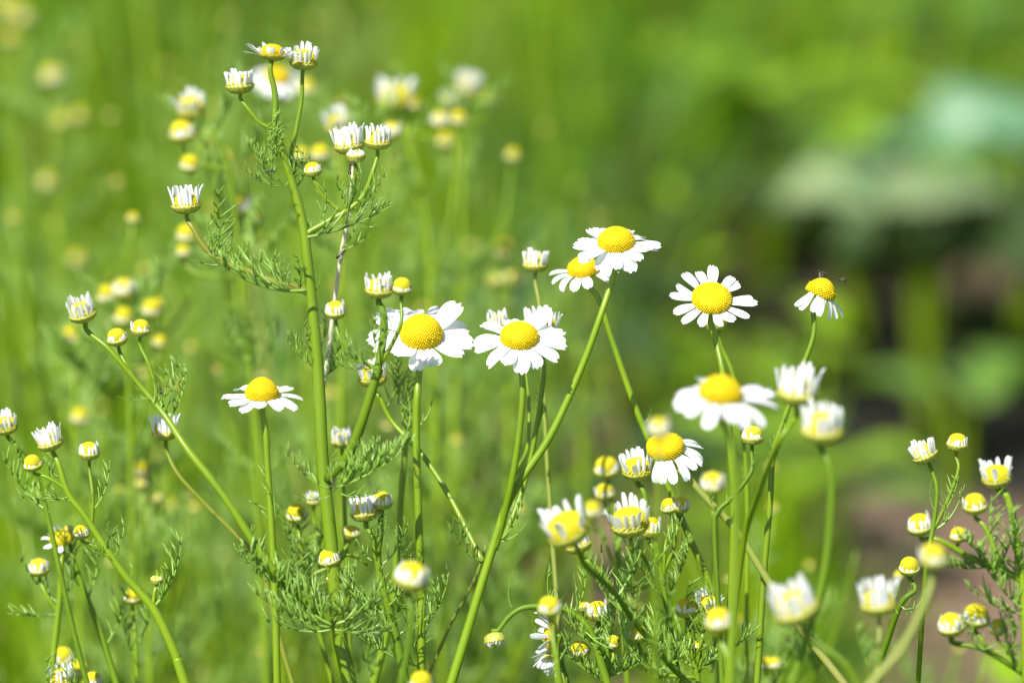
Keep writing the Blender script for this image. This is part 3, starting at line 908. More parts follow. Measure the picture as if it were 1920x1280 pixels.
bgplant('blurred chamomile with a white crown and two yellow buds stacked left of the topmost flowers',
        [(357, 198, 'w0', 54, -4, 22), (342, 247, 'b0', 48, -8, 22), (356, 307, 'y1', 36, 0, 24)], [(470, 700), (450, 500), (430, 320), (395, 250)], .13)
bgplant('blurred chamomile with small yellow buds below the upper left crown of the tall plant',
        [(452, 386, 'b1', 40, 0, 24), (482, 410, 'y0', 26, 4, 24), (350, 438, 'y1', 38, -6, 24), (437, 440, 'g1', 26, 0, 20), (345, 470, 'y0', 28, -4, 22)], [(480, 900), (470, 700), (460, 520), (455, 440)], .15)
bgplant('large white blurred daisy glowing behind the topmost flower cluster',
        [(520, 140, 'O13', 46, 4, 34), (575, 165, 'y0', 34, 0, 20)], [(570, 640), (555, 420), (540, 250), (528, 200)], .26)
bgplant('blurred crown just above the pair of sharp crowns right of the tall stem',
        [(634, 230, 'w1', 52, -2, 24), (601, 287, 'y0', 34, -4, 24), (566, 290, 'y1', 30, -4, 24), (735, 245, 'b1', 34, 8, 22)], [(640, 700), (642, 480), (645, 330), (640, 275)], .16)
bgplant('hazy white crown alone at upper centre with yellow buds spreading to its right',
        [(741, 178, 'w2', 66, 0, 16), (775, 192, 'y1', 32, 8, 22), (825, 225, 'b1', 34, 4, 24), (860, 222, 'y0', 30, 4, 24)], [(815, 760), (808, 540), (795, 380), (760, 250)], .24, 8)
bgplant('hazy cream flower pair at upper centre, the right one higher',
        [(879, 158, 'c1', 48, 8, 18), (851, 186, 'c3', 42, -6, 18), (920, 187, 'y0', 28, 4, 24), (962, 290, 'y1', 26, 6, 24), (835, 262, 'y0', 30, 4, 24)], [(850, 800), (862, 560), (868, 360), (872, 230)], .30, 7)
bgplant('blurred yellow bud floating left of the narrow crown at the centre',
        [(942, 470, 'y1', 28, 0, 24), (965, 520, 'g1', 36, 6, 24), (925, 525, 'g1', 34, -6, 24)], [(955, 900), (950, 700), (946, 540)], .28)
bgplant('blurred cream bud with three yellow buds beside it at far left middle',
        [(233, 541, 'b4', 42, 0, 20), (199, 552, 'y0', 38, -6, 24), (232, 593, 'y1', 36, 0, 24), (284, 578, 'y0', 36, 6, 24), (300, 640, 'y1', 26, 6, 24)], [(250, 1050), (245, 850), (240, 690), (236, 600)], .16)
bgplant('blurred yellow buds below the leaning white crown of the slanting arm',
        [(136, 627, 'y1', 38, 0, 24), (150, 780, 'y0', 34, 6, 24), (145, 484, 'y0', 28, 4, 24, .45)], [(150, 1150), (146, 950), (140, 740)], .2)
bgplant('blurred pale buds one under the other left of the open daisy with the pointed cone',
        [(268, 880, 'y0', 32, 0, 24), (266, 905, 'g1', 26, 4, 22), (292, 932, 'g1', 26, 6, 22), (296, 570, 'y1', 24, 0, 22)], [(280, 1240), (276, 1080), (270, 960)], .17)
bgplant('faint yellow buds scattered high at the far left',
        [(97, 143, 'b0', 40, 0, 20), (150, 215, 'y0', 26, 4, 24), (115, 225, 'y1', 26, -4, 24), (90, 340, 'b2', 32, -2, 24)], [(120, 900), (115, 640), (108, 420), (100, 230)], .5)
bgplant('faint yellow buds in the top left corner',
        [(15, 18, 'y0', 38, 0, 24), (45, 32, 'b0', 30, 4, 24), (20, 70, 'y1', 28, -4, 24)], [(40, 800), (35, 500), (25, 200)], .6)
bgplant('small pale bud pair low at right centre in front of green haze',
        [(1437, 1243, 'y0', 26, 0, 22), (1452, 1243, 'b0', 26, 6, 22)], [(1445, 1400), (1444, 1300)], .08, 4)

# ------------------------------------------------------------------ ants and gnats
def insect(name, label, cat, origin, direction, normal, length, wings=False):
    root_z = normal.normalized()
    x = (direction - root_z * direction.dot(root_z)).normalized()
    y = root_z.cross(x)
    m = Matrix((x, y, root_z)).transposed().to_4x4()
    m.translation = origin
    root = D.objects.new(name, None)
    COL.objects.link(root)
    root.empty_display_size = .002
    root.matrix_basis = m @ Matrix.Scale(length, 4)
    tag(root, label, cat)
    mb = MB()
    prof = [(-.5, .01), (-.47, .08), (-.38, .14), (-.26, .15), (-.14, .09), (-.08, .035), (-.04, .05), (.0, .035), (.05, .075), (.13, .085), (.20, .05), (.23, .035),
            (.27, .09), (.35, .115), (.43, .09), (.49, .03)]
    tube(mb, [(px, 0, .17 + (.05 if px < -.1 else 0) - .02 * abs(px)) for px, _ in prof], [r for _, r in prof], 10)
    for sd in (-1, 1):
        for k, (bx, tx) in enumerate(((.16, .34), (.10, .08), (.03, -.22))):
            tube(mb, [(bx, sd * .05, .15), (bx + (tx - bx) * .45, sd * .22, .26), (bx + (tx - bx) * .8, sd * .34, .08), (tx, sd * .40, .0)], [.02, .018, .014, .008], 5)
        tube(mb, [(.46, sd * .04, .18), (.56, sd * .14, .27), (.72, sd * .18, .2)], [.013, .012, .008], 5)
    body = D.objects.new('body', mb.mesh('body', [M['ant']]))
    link(body, root)
    if wings:
        for sd in (-1, 1):
            wb = MB()
            V = []
            for i in range(6):
                t = i / 5
                ww = .13 * math.sin(math.pi * min(1, .12 + t * .86)) ** .7
                V += [(.08 - t * .55, sd * (.06 + .42 * t) - ww * .5, .27 + .14 * t), (.08 - t * .55 + ww, sd * (.06 + .42 * t) + ww * .5 * 0, .27 + .14 * t)]
            wb.add(V, [(2 * i, 2 * i + 1, 2 * i + 3, 2 * i + 2) for i in range(5)])
            link(D.objects.new('wing', wb.mesh('wing', [M['wing']])), root)
    return root


def img(a):
    return RIGHT * math.cos(R2(a)) + UP * math.sin(R2(a))


insect('ant', 'black ant walking on the bleached straw coloured stalk', 'ant', P(640, 477, .014) + TOC * S(4), img(40), TOC + RIGHT * -.1, S(24))
insect('ant', 'black ant clinging under the closed fringed bud beside the two sharp crowns', 'ant', P(662, 318, .005) + TOC * S(3) - RIGHT * S(3), img(88), TOC - RIGHT * .7, S(22))
insect('ant', 'dark ant curled among the feathery leaves under the topmost flowers', 'ant', P(507, 323, -.012), img(5), TOC + UP * .4, S(17))
insect('ant', 'reddish black ant on the petals of the crown below the big bright daisy', 'ant', P(712, 702, -.018), img(60), TOC + RIGHT * .5, S(20))
insect('ant', 'tiny dark ant on the stalk below the slanting arm\'s small bud', 'ant', P(301, 731, -.018), img(100), TOC, S(17))
insect('ant', 'dark ant in the leaf joint where the right arm leaves the main stem', 'ant', P(624, 907, -.026), img(60), TOC, S(22))
insect('gnat', 'black gnat settled on the bare yellow cone', 'gnat', P(1539, 515, -.0035), img(120), TOC + UP * .5, S(20), True)
insect('gnat', 'black gnat perched on the outer petal right of the bare yellow cone', 'gnat', P(1577, 528, .0), img(125), UP + TOC * .5, S(18), True)


# ------------------------------------------------------------------ the meadow behind
def vnoise(x, y, s, seed):
    rs = np.random.RandomState(seed)
    g = rs.rand(64, 64)
    xs, ys = x / s + 31.7, y / s + 17.3
    xi, yi = np.floor(xs).astype(int), np.floor(ys).astype(int)
    fx, fy = xs - xi, ys - yi
    fx = fx * fx * (3 - 2 * fx)
    fy = fy * fy * (3 - 2 * fy)
    a = g[xi % 64, yi % 64]
    b = g[(xi + 1) % 64, yi % 64]
    c = g[xi % 64, (yi + 1) % 64]
    e = g[(xi + 1) % 64, (yi + 1) % 64]
    return (a * (1 - fx) + b * fx) * (1 - fy) + (c * (1 - fx) + e * fx) * fy


def ground_point(px, py):
    """where the line of sight through a photograph pixel meets the ground"""
    v = FWD + RIGHT * ((px - 960) / FPX) + UP * (-(py - 640) / FPX)
    t = -CAM.z / v.z
    return CAM + v * t


# bare earth patches: (x, y, radius x, radius y)
HOLLOW = ground_point(1770, 600)
BARE = [(HOLLOW.x, HOLLOW.y - .10, .22, .58)]
for px, py, rx, ry in ((1860, 800, .15, .6), (915, 900, .10, .8), (630, 190, .08, .6)):
    q = ground_point(px, py)
    BARE.append((q.x, q.y - .12 - max(0, ry - .6) * 1.2, rx, ry))


def bare(x, y):
    m = np.zeros_like(x)
    for bx, by, rx, ry in BARE:
        m = np.maximum(m, np.clip(1.5 - ((x - bx) / rx) ** 2 - ((y - by) / ry) ** 2, 0, 1))
    return m


# ground sheet, finer where it is seen
gx = np.concatenate([-np.geomspace(150, 1.6, 16), np.linspace(-1.5, 1.5, 61), np.geomspace(1.6, 150, 16)])
gy = np.concatenate([-np.geomspace(150, 1.6, 16), np.linspace(-1.5, 5.5, 141), np.geomspace(5.7, 150, 16)])
GX, GY = np.meshgrid(gx, gy, indexing='ij')
near = np.clip(1.3 - np.hypot(GX, GY - 2) / 8, 0, 1)
GZ = (vnoise(GX, GY, .25, 3) - .5) * .02 * near
hol = np.exp(-((GX - HOLLOW.x) / .17) ** 2 - ((GY - HOLLOW.y) / .30) ** 2)
shade_mask = np.exp(-((GX - HOLLOW.x) / .17) ** 2 - ((GY - HOLLOW.y + .03) / .26) ** 2)  # mask for the shade painted into the soil of the hollow
GZ = GZ - .10 * hol - .002
GZ = np.where(np.hypot(GX, GY) < .5, -.001, GZ)
nx, ny = GX.shape
V = np.stack([GX, GY, GZ], -1).reshape(-1, 3)
F = [(i * ny + j, (i + 1) * ny + j, (i + 1) * ny + j + 1, i * ny + j + 1) for i in range(nx - 1) for j in range(ny - 1)]
mb = MB()
mb.add(V, F)
gm = D.materials.new('meadow_soil')
gm.use_nodes = True
n = gm.node_tree
b = n.nodes['Principled BSDF']
b.inputs['Roughness'].default_value = .95
tc = n.nodes.new('ShaderNodeTexCoord')
n1 = n.nodes.new('ShaderNodeTexNoise')
n1.inputs['Scale'].default_value = 3.0
n1.inputs['Detail'].default_value = 8
n2 = n.nodes.new('ShaderNodeTexNoise')
n2.inputs['Scale'].default_value = 60
n2.inputs['Detail'].default_value = 8
for q in (n1, n2):
    n.links.new(tc.outputs['Object'], q.inputs['Vector'])
c1 = n.nodes.new('ShaderNodeValToRGB')
c1.color_ramp.elements[0].position = .35
c1.color_ramp.elements[1].position = .65
c1.color_ramp.elements[0].color = (.13, .075, .045, 1)
c1.color_ramp.elements[1].color = (.28, .185, .12, 1)
n.links.new(n2.outputs[0], c1.inputs[0])
c2 = n.nodes.new('ShaderNodeValToRGB')
c2.color_ramp.elements[0].position = .40
c2.color_ramp.elements[1].position = .55
c2.color_ramp.elements[0].color = (.07, .13, .02, 1)
c2.color_ramp.elements[1].color = (.11, .17, .03, 1)
n.links.new(n2.outputs[0], c2.inputs[0])
at = n.nodes.new('ShaderNodeAttribute')
at.attribute_name = 'bare'
mx = n.nodes.new('ShaderNodeMix')
mx.data_type = 'RGBA'
n.links.new(at.outputs['Fac'], mx.inputs[0])
n.links.new(c2.outputs[0], mx.inputs[6])
n.links.new(c1.outputs[0], mx.inputs[7])
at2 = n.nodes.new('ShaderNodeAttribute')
at2.attribute_name = 'hollow_shade'
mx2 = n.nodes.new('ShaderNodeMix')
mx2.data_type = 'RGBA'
mx2.inputs[7].default_value = (.010, .008, .005, 1)  # near black: the hollow's shade put into the soil colour
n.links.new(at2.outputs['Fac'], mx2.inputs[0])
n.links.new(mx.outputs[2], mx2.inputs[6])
n.links.new(mx2.outputs[2], b.inputs['Base Color'])
bp = n.nodes.new('ShaderNodeBump')
bp.inputs['Distance'].default_value = .01
n.links.new(n2.outputs[0], bp.inputs['Height'])
n.links.new(bp.outputs[0], b.inputs['Normal'])
gme = mb.mesh('ground', [gm])
a = gme.attributes.new('bare', 'FLOAT', 'POINT')
a.data.foreach_set('value', np.maximum(bare(GX, GY), .25 * (vnoise(GX, GY, .3, 8) > .7)).reshape(-1))
a = gme.attributes.new('hollow_shade', 'FLOAT', 'POINT')
a.data.foreach_set('value', np.clip(shade_mask * 3, 0, 1).reshape(-1))
go = D.objects.new('ground', gme)
COL.objects.link(go)
tag(go, 'meadow soil under the chamomile and grass', 'ground', kind='structure')

# grass blades
rs = np.random.RandomState(7)


def blades(n, x0, x1, y0, y1, hmin, hmax, wid, seed, avoid=True):
    rs = np.random.RandomState(seed)
    x = rs.uniform(x0, x1, n)
    y = rs.uniform(y0, y1, n)
    clump = vnoise(x, y * .4, .075, 21) * .7 + vnoise(x, y * .7, .25, 22) * .55
    keep = rs.rand(n) < np.clip((clump - .38) * 3.0, .03, 1)
    keep &= rs.rand(n) > bare(x, y) * 1.0
    x, y, clump = x[keep], y[keep], clump[keep]
    n = len(x)
    h = rs.uniform(hmin, hmax, n) * (.35 + 1.0 * np.clip(clump, 0, 1.1))
    lane = (np.abs(x - HOLLOW.x * (y + 1.06) / (HOLLOW.y + 1.06)) < .17) & (y > .6) & (y < HOLLOW.y + .1)
    h = np.where(lane, h * .5, h)
    az = rs.uniform(0, 2 * np.pi, n)
    lean = rs.uniform(.05, .55, n)
    la = rs.uniform(0, 2 * np.pi, n)
    wd = rs.uniform(.7, 1.3, n) * wid
    T = np.array([0, .35, .7, 1.0])
    VV = np.zeros((n, 8, 3))
    for i, t in enumerate(T):
        cx = x + np.cos(la) * lean * h * t * t
        cy = y + np.sin(la) * lean * h * t * t
        cz = h * t * (1 - .25 * lean * t)
        ww = wd * (1 - t ** 2 * .92) * .5
        VV[:, 2 * i, 0] = cx - np.cos(az) * ww
        VV[:, 2 * i, 1] = cy - np.sin(az) * ww
        VV[:, 2 * i + 1, 0] = cx + np.cos(az) * ww
        VV[:, 2 * i + 1, 1] = cy + np.sin(az) * ww
        VV[:, 2 * i, 2] = cz
        VV[:, 2 * i + 1, 2] = cz
    pal = np.array([(.165, .335, .007), (.28, .47, .008), (.055, .13, .008), (.13, .27, .05), (.34, .44, .02), (.36, .29, .12)])
    patch = vnoise(x, y * .35, .085, 33)
    patch2 = vnoise(x, y * .5, .2, 34)
    idx = np.where(patch > .52, 1, np.where(patch < .30, 2, 0))
    idx = np.where((patch2 > .66) & (rs.rand(n) < .6), 3, idx)
    idx = np.where(rs.rand(n) < .10, 4, idx)
    idx = np.where(rs.rand(n) < .03 + .10 * (vnoise(x, y, .3, 40) > .75), 5, idx)
    tint = pal[idx] * rs.uniform(.75, 1.15, (n, 1))
    return VV, tint


def stuff_mesh(name, sets, faces1, m, label, cat):
    VV = np.concatenate([s[0] for s in sets])
    tint = np.concatenate([s[1] for s in sets])
    n, k = VV.shape[:2]
    f1 = np.array(faces1)
    F = (np.arange(n)[:, None, None] * k + f1[None]).reshape(-1, f1.shape[1])
    me = D.meshes.new(name)
    me.vertices.add(n * k)
    me.vertices.foreach_set('co', VV.reshape(-1))
    me.loops.add(F.size)
    me.loops.foreach_set('vertex_index', F.reshape(-1))
    me.polygons.add(len(F))
    me.polygons.foreach_set('loop_start', np.arange(len(F)) * f1.shape[1])
    me.polygons.foreach_set('loop_total', np.full(len(F), f1.shape[1]))
    me.polygons.foreach_set('use_smooth', np.ones(len(F), bool))
    ca = me.attributes.new('tint', 'FLOAT_COLOR', 'POINT')
    c = np.ones((n, k, 4))
    c[:, :, :3] = tint[:, None, :]
    ca.data.foreach_set('color', c.reshape(-1))
    me.materials.append(m)
    me.update()
    me.validate()
    o = D.objects.new(name, me)
    COL.objects.link(o)
    tag(o, label, cat, kind='stuff')
    return o


BF = [(0, 1, 3, 2), (2, 3, 5, 4), (4, 5, 7, 6)]
stuff_mesh('grass', [blades(30000, -.9, .9, .25, 2.2, .08, .22, .0042, 1), blades(46000, -1.3, 1.3, 2.0, 6.2, .08, .24, .0055, 2),
                     blades(16000, -4, 4, -3, .2, .05, .16, .005, 3), blades(30000, -5, 5, .2, 9, .08, .22, .007, 4)],
           BF, M['grass'], 'soft green meadow grass filling the blurred background', 'grass')


# low round-leaved herbs between the grass
def leaflets(n, x0, x1, y0, y1, size, seed):
    rs = np.random.RandomState(seed)
    x = rs.uniform(x0, x1, n)
    y = rs.uniform(y0, y1, n)
    cl = vnoise(x, y, .2, 51)
    keep = (rs.rand(n) < np.clip((cl - .4) * 3, .03, 1)) & (rs.rand(n) > bare(x, y) * 1.1)
    x, y, cl = x[keep], y[keep], cl[keep]
    n = len(x)
    z = rs.uniform(.02, .16, n) * (.4 + cl)
    s = rs.uniform(.6, 1.4, n) * size
    az = rs.uniform(0, 2 * np.pi, n)
    tl = rs.uniform(-.5, .5, n)
    VV = np.zeros((n, 8, 3))
    base = [(0, 0), (.35, .3), (.75, .42), (1.15, .25), (1.3, 0), (1.15, -.25), (.75, -.42), (.35, -.3)]
    for i, (u, v) in enumerate(base):
        lx = u * s * np.cos(tl)
        lz = u * s * np.sin(tl) - .15 * s * u * u + abs(v) * s * .25
        VV[:, i, 0] = x + lx * np.cos(az) - v * s * np.sin(az)
        VV[:, i, 1] = y + lx * np.sin(az) + v * s * np.cos(az)
        VV[:, i, 2] = z + lz
    pal = np.array([(.15, .32, .012), (.27, .46, .018), (.055, .13, .012), (.19, .36, .06)])
    idx = (vnoise(x, y, .18, 60) * 3.99).astype(int)
    return VV, pal[idx] * rs.uniform(.8, 1.2, (n, 1))


stuff_mesh('ground_cover', [leaflets(16000, -1.2, 1.2, .9, 6, .028, 5), leaflets(2500, -.6, .6, .35, 1.2, .016, 6)], [(0, 1, 2, 3, 4, 5, 6, 7)], M['cover'],
           'low round leaved herbs growing between the grass', 'ground cover')


# broad-leaved weeds
def broad_leaf(mb, base, tip, width, bow, rng, nu=9, nv=7, wav=.06, nrm=None):
    x = (tip - base)
    L = x.length
    x.normalize()
    u = nrm or Vector((0, 0, 1))
    y = u.cross(x).normalized()
    z = x.cross(y)
    V = []
    ph = rng.uniform(0, 6)
    for i in range(nu):
        t = i / (nu - 1)
        wd = width / 2 * math.sin(math.pi * min(1, .10 + .9 * t) ** .8) ** .75 if t < .999 else width * .03
        for j in range(nv):
            v = -1 + 2 * j / (nv - 1)
            p = base + x * (L * t) + y * (v * wd) + z * (bow * L * math.sin(math.pi * t) + .18 * wd * v * v + wav * width * math.sin(6 * t + 4 * v + ph))
            V.append(tuple(p))
    F = [(i * nv + j, i * nv + j + 1, (i + 1) * nv + j + 1, (i + 1) * nv + j) for i in range(nu - 1) for j in range(nv - 1)]
    mb.add(V, F)


def weed(label, x, y, leaves, seed, stemmat='stem'):
    """leaves: (azimuth, height, reach, length, width, material)"""
    rng = random.Random(seed)
    root = D.objects.new('broadleaf_weed', None)
    COL.objects.link(root)
    root.location = (x, y, 0)
    tag(root, label, 'weed', 'broad leaved weeds in the background')
    for az, hgt, reach, ln, wd, mk in leaves:
        d = Vector((math.cos(R2(az)), math.sin(R2(az)), 0))
        e = d * reach + Vector((0, 0, hgt))
        mb = MB()
        tube(mb, spline([Vector((0, 0, -.06)) + d * .004, d * reach * .4 + Vector((0, 0, hgt * .75)), e], 6), [.003 - .0012 * i / 12 for i in range(13)], 6)
        st = D.objects.new('stalk', mb.mesh('stalk', [M[stemmat]]))
        link(st, root)
        mb = MB()
        broad_leaf(mb, e, e + d * ln + Vector((0, 0, rng.uniform(-.25, .1) * ln)), wd, .10, rng)
        link(D.objects.new('leaf', mb.mesh('leaf', [M[mk]])), root)
    return root


hx, hy = HOLLOW.x + .02, HOLLOW.y
def weed_at(label, rx, ry, d, leaves, seed):
    """leaves given by where their base and tip stand: (x1, y1, x2, y2, width px, lean toward the viewer, material)"""
    rng = random.Random(seed)
    root = D.objects.new('broadleaf_weed', None)
    COL.objects.link(root)
    g = P(rx, ry, d)
    g.z = -.01
    root.matrix_basis = Matrix.Translation(g)
    tag(root, label, 'weed', 'broad leaved weeds in the background')
    for x1, y1, x2, y2, wpx, tw, mk in leaves:
        a_ = P(x1, y1, d + rng.uniform(-.05, .05)) - g
        b_ = P(x2, y2, d + rng.uniform(-.05, .05)) - g
        mb = MB()
        tube(mb, spline([Vector((0, 0, -.06)), Vector((a_.x * .4, a_.y * .4, a_.z * .75)), a_], 6), [.003 - .0012 * i / 12 for i in range(13)], 6)
        link(D.objects.new('stalk', mb.mesh('stalk', [M['stem']])), root)
        mb = MB()
        broad_leaf(mb, a_, b_, S(wpx, d), .10, rng, nrm=(Vector((0, 0, 1)) + TOC * tw).normalized())
        link(D.objects.new('leaf', mb.mesh('leaf', [M[mk]])), root)
    return root


weed_at('pale blue green broad leaved weed highest of the weeds at the right', 1830, 600, 2.1,
        [(1800, 300, 1640, 270, 230, .5, 'pale_leaf'), (1790, 290, 1960, 200, 260, .5, 'pale_leaf'), (1800, 300, 1800, 180, 180, .2, 'pale_leaf'), (1850, 350, 2010, 340, 240, .5, 'pale_leaf'), (1880, 330, 1960, 420, 180, .4, 'pale_leaf')], 1)
weed_at('grey green broad leaved weed spreading a flat pale leaf over the dark hollow', 1740, 640, 1.85,
        [(1690, 385, 1460, 365, 210, .45, 'grey_leaf'), (1680, 385, 1880, 370, 200, .45, 'grey_leaf'), (1700, 420, 1590, 330, 150, .5, 'pale_leaf'), (1760, 440, 1900, 480, 170, .3, 'dark_leaf'), (1650, 440, 1560, 480, 150, .2, 'dark_leaf'), (1740, 430, 1720, 520, 200, .2, 'dark_leaf'), (1830, 440, 1960, 520, 150, .3, 'dark_leaf'), (1760, 420, 1640, 500, 170, .1, 'dark_leaf')], 2)  # dark leaves carry the hollow's shade in their colour
q = ground_point(1800, 860)
weed('small weed with one bright green oval leaf beside the dark hollow', q.x, q.y,
     [(280, .055, .01, .05, .045, 'green_leaf'), (40, .05, .02, .06, .05, 'green_leaf'), (150, .04, .02, .05, .04, 'green_leaf')], 3)
q = ground_point(1900, 720)
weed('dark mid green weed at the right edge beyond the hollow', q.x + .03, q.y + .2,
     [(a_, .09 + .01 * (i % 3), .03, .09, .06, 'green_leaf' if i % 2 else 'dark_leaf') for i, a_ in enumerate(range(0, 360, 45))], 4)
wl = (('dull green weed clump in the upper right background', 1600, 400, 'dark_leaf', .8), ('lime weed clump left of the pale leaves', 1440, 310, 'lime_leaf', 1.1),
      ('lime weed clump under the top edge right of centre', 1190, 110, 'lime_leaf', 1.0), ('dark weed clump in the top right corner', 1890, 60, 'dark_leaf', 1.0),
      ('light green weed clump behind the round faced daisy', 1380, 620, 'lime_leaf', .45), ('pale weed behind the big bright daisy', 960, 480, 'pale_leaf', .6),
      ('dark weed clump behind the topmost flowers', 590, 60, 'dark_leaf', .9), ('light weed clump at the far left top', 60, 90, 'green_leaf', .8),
      ('small weed coloured dark as the shade of a gap in the upper right greenery', 1590, 140, 'dark_leaf', .9), ('lime weed clump along the top edge at the right', 1650, 50, 'lime_leaf', 1.0),  # dark leaf colour stands in for the shade in the gap
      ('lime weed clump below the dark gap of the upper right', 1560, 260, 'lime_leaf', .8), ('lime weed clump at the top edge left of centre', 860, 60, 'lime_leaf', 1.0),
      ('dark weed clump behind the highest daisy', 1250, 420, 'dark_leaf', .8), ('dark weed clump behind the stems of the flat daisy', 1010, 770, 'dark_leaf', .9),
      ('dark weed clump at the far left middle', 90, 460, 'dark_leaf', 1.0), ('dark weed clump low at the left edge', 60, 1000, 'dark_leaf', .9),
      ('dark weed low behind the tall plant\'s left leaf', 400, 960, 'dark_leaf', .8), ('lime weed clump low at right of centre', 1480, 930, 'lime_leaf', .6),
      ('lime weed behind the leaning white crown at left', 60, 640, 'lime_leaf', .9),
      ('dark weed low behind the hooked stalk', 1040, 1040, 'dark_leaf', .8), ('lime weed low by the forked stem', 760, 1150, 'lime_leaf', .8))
for i, (lb, px, py, mk, sc) in enumerate(wl):
    q = ground_point(px, py + 160)
    rg = random.Random(300 + i)
    weed(lb, q.x, q.y, [(a_ + rg.uniform(-15, 15), rg.uniform(.06, .13) * sc, .03, rg.uniform(.06, .10) * sc, rg.uniform(.045, .07) * sc, mk if rg.random() < .8 else 'green_leaf') for a_ in range(0, 360, 40)], 20 + i)


# ------------------------------------------------------------------ further chamomile plants filling the bed behind
def filler(seed, hgt):
    rng = random.Random(seed)
    root = D.objects.new('chamomile_plant', None)
    COL.objects.link(root)
    pts = [Vector((0, 0, -.012)), Vector((rng.uniform(-.01, .01), rng.uniform(-.01, .01), hgt * .4)), Vector((rng.uniform(-.03, .03), rng.uniform(-.03, .03), hgt * .75)), Vector((rng.uniform(-.04, .04), rng.uniform(-.04, .04), hgt))]
    sp = spline(pts, 7)
    mb = MB()
    tube(mb, sp, [.0017 - .0011 * i / (len(sp) - 1) for i in range(len(sp))], 7)
    link(D.objects.new('stem', mb.mesh('stem', [M['stem']])), root)

    def hd(p, ax, key, rad):
        add_head(root, key, frame_mat(p, ax, RIGHT, rad))
    hd(sp[-1], Vector((rng.uniform(-.2, .2), rng.uniform(-.3, .1), 1)), rng.choice(('y0', 'y1')), .0018)
    for k in range(4):
        i = int(len(sp) * (.45 + .12 * k))
        i = min(i, len(sp) - 2)
        a_ = k * 2.4 + rng.random()
        out = Vector((math.cos(a_), math.sin(a_), 0))
        l = hgt * rng.uniform(.15, .28)
        e = sp[i] + out * l * .55 + Vector((0, 0, l))
        mb = MB()
        s2 = spline([sp[i], sp[i] + out * l * .4 + Vector((0, 0, l * .45)), e], 5)
        tube(mb, s2, [.0009 - .0004 * q / (len(s2) - 1) for q in range(len(s2))], 6)
        link(D.objects.new('branch', mb.mesh('branch', [M['stem']])), root)
        if k % 3 == 0:
            hd(e, out * .2 + Vector((0, 0, 1)), rng.choice(('y0', 'y1', 'g1')), .0016)
    for k in range(13):
        i = int(len(sp) * (.2 + .72 * k / 13))
        a_ = k * 2.1 + rng.random()
        add_leaf(root, sp[i], Vector((math.cos(a_), math.sin(a_), rng.uniform(.2, .9))), rng.uniform(.026, .048), rng.choice((0, 1, 2, 5, 6, 7)))
    return root


def copy_tree(o, parent=None):
    c = o.copy()
    COL.objects.link(c)
    if parent is not None:
        c.parent = parent
        c.matrix_parent_inverse = o.matrix_parent_inverse
    for ch in list(o.children):
        copy_tree(ch, c)
    return c


protos = [filler(401 + i, .33 + .03 * i) for i in range(3)]
rg = random.Random(77)
spots = []
for i in range(43):         # left side denser, thinning to the right
    d_ = rg.uniform(.2, 1.2) if i < 27 else rg.uniform(.2, .75)
    px = rg.choice((rg.uniform(-60, 760), rg.uniform(-60, 760), rg.uniform(500, 1000)))
    q = P(px, 640, d_)
    spots.append((q.x, q.y))
for i in range(9):
    d_ = rg.uniform(.08, .3)
    q = P(rg.uniform(950, 1950), 640, d_)
    spots.append((q.x, q.y))
used = set()
for i, (x, y) in enumerate(spots):
    k = i % 3
    o = protos[k] if k not in used else copy_tree(protos[k])
    used.add(k)
    right = i >= 43
    sc = rg.uniform(.82, 1.0) if not right else rg.uniform(.72, .84)
    o.location = (x, y, 0)
    o.rotation_euler = (0, 0, rg.uniform(0, 6.28))
    o.scale = (sc, sc, sc)
    tag(o, 'blurred bushy chamomile filling the bed behind the sharp plants', 'plant', 'bushy chamomile filling the bed behind')


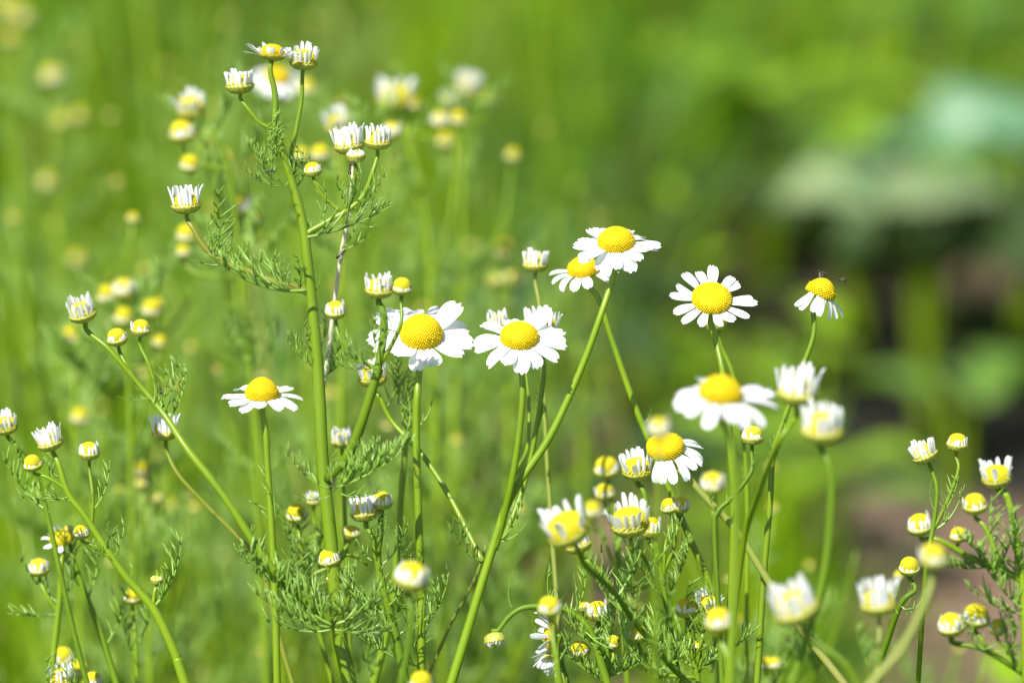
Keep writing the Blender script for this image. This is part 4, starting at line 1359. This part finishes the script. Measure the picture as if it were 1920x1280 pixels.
# tall soft stalks standing far behind
def stalk(label, pts, d, rpx, mk, nl=3):
    root = D.objects.new('tall_stalk', None)
    COL.objects.link(root)
    w_ = [P(x, y, d) for x, y in pts]
    p1 = w_[0] + (w_[0] - w_[1]).normalized() * .05
    g = Vector((p1.x, p1.y, 0))
    root.matrix_basis = Matrix.Translation(g)
    tag(root, label, 'stalk', 'tall soft stalks behind the flowers')
    sp = spline([g + Vector((0, 0, -.012)), p1.lerp(g, .5), p1] + w_, 6)
    mb = MB()
    r0 = S(rpx, d)
    tube(mb, sp, [r0 * (1 - .5 * i / (len(sp) - 1)) for i in range(len(sp))], 9, .05)
    me = mb.mesh('stem', [M[mk]])
    me.transform(Matrix.Translation(-g))
    link(D.objects.new('stem', me), root)
    for k in range(nl):
        i = int(len(sp) * (.35 + .2 * k))
        mb = MB()
        a_ = rg.uniform(0, 6.28)
        dd = Vector((math.cos(a_), math.sin(a_), .9)).normalized()
        broad_leaf(mb, sp[i] - g, sp[i] - g + dd * S(190, d), S(22, d), -.12, rg, nu=8, nv=3, wav=0)
        link(D.objects.new('leaf', mb.mesh('leaf', [M['green_leaf']])), root)


stalk('dark soft stalk rising past the top edge right of the hazy cream pair', [(1040, 700), (1025, 300), (985, -60)], .95, 13, 'stem_dark')
stalk('yellow green soft stalk rising past the top edge left of the tall plant', [(300, 700), (292, 300), (262, -60)], .8, 15, 'stem')
stalk('dark soft stalk leaning left behind the white crown with stacked buds', [(330, 620), (255, 250), (185, -40)], .7, 9, 'stem_dark')
stalk('thick yellow green soft stalk right of the big bright daisy stem', [(838, 1280), (826, 900), (815, 560)], .42, 15, 'stem')
stalk('yellow green soft stalk left of the two blurred yellow buds', [(1098, 1150), (1092, 860), (1086, 640)], .4, 15, 'stem')
stalk('yellowish soft stalk behind the open daisy with the pointed cone', [(545, 1280), (550, 860), (556, 700)], .45, 15, 'stem')
stalk('pale brown soft stalk slanting behind the tall main stem', [(505, 700), (480, 590), (455, 480)], .35, 7, 'stem_pink')
stalk('brownish soft stalk rising behind the highest daisy', [(1180, 900), (1130, 640), (1105, 380)], .8, 8, 'stem_red')
stalk('thin reddish stalk leaning beside the foot of the forked chamomile', [(792, 1290), (845, 1170), (890, 1085), (912, 1020)], .02, 4.6, 'stem_red', 0)
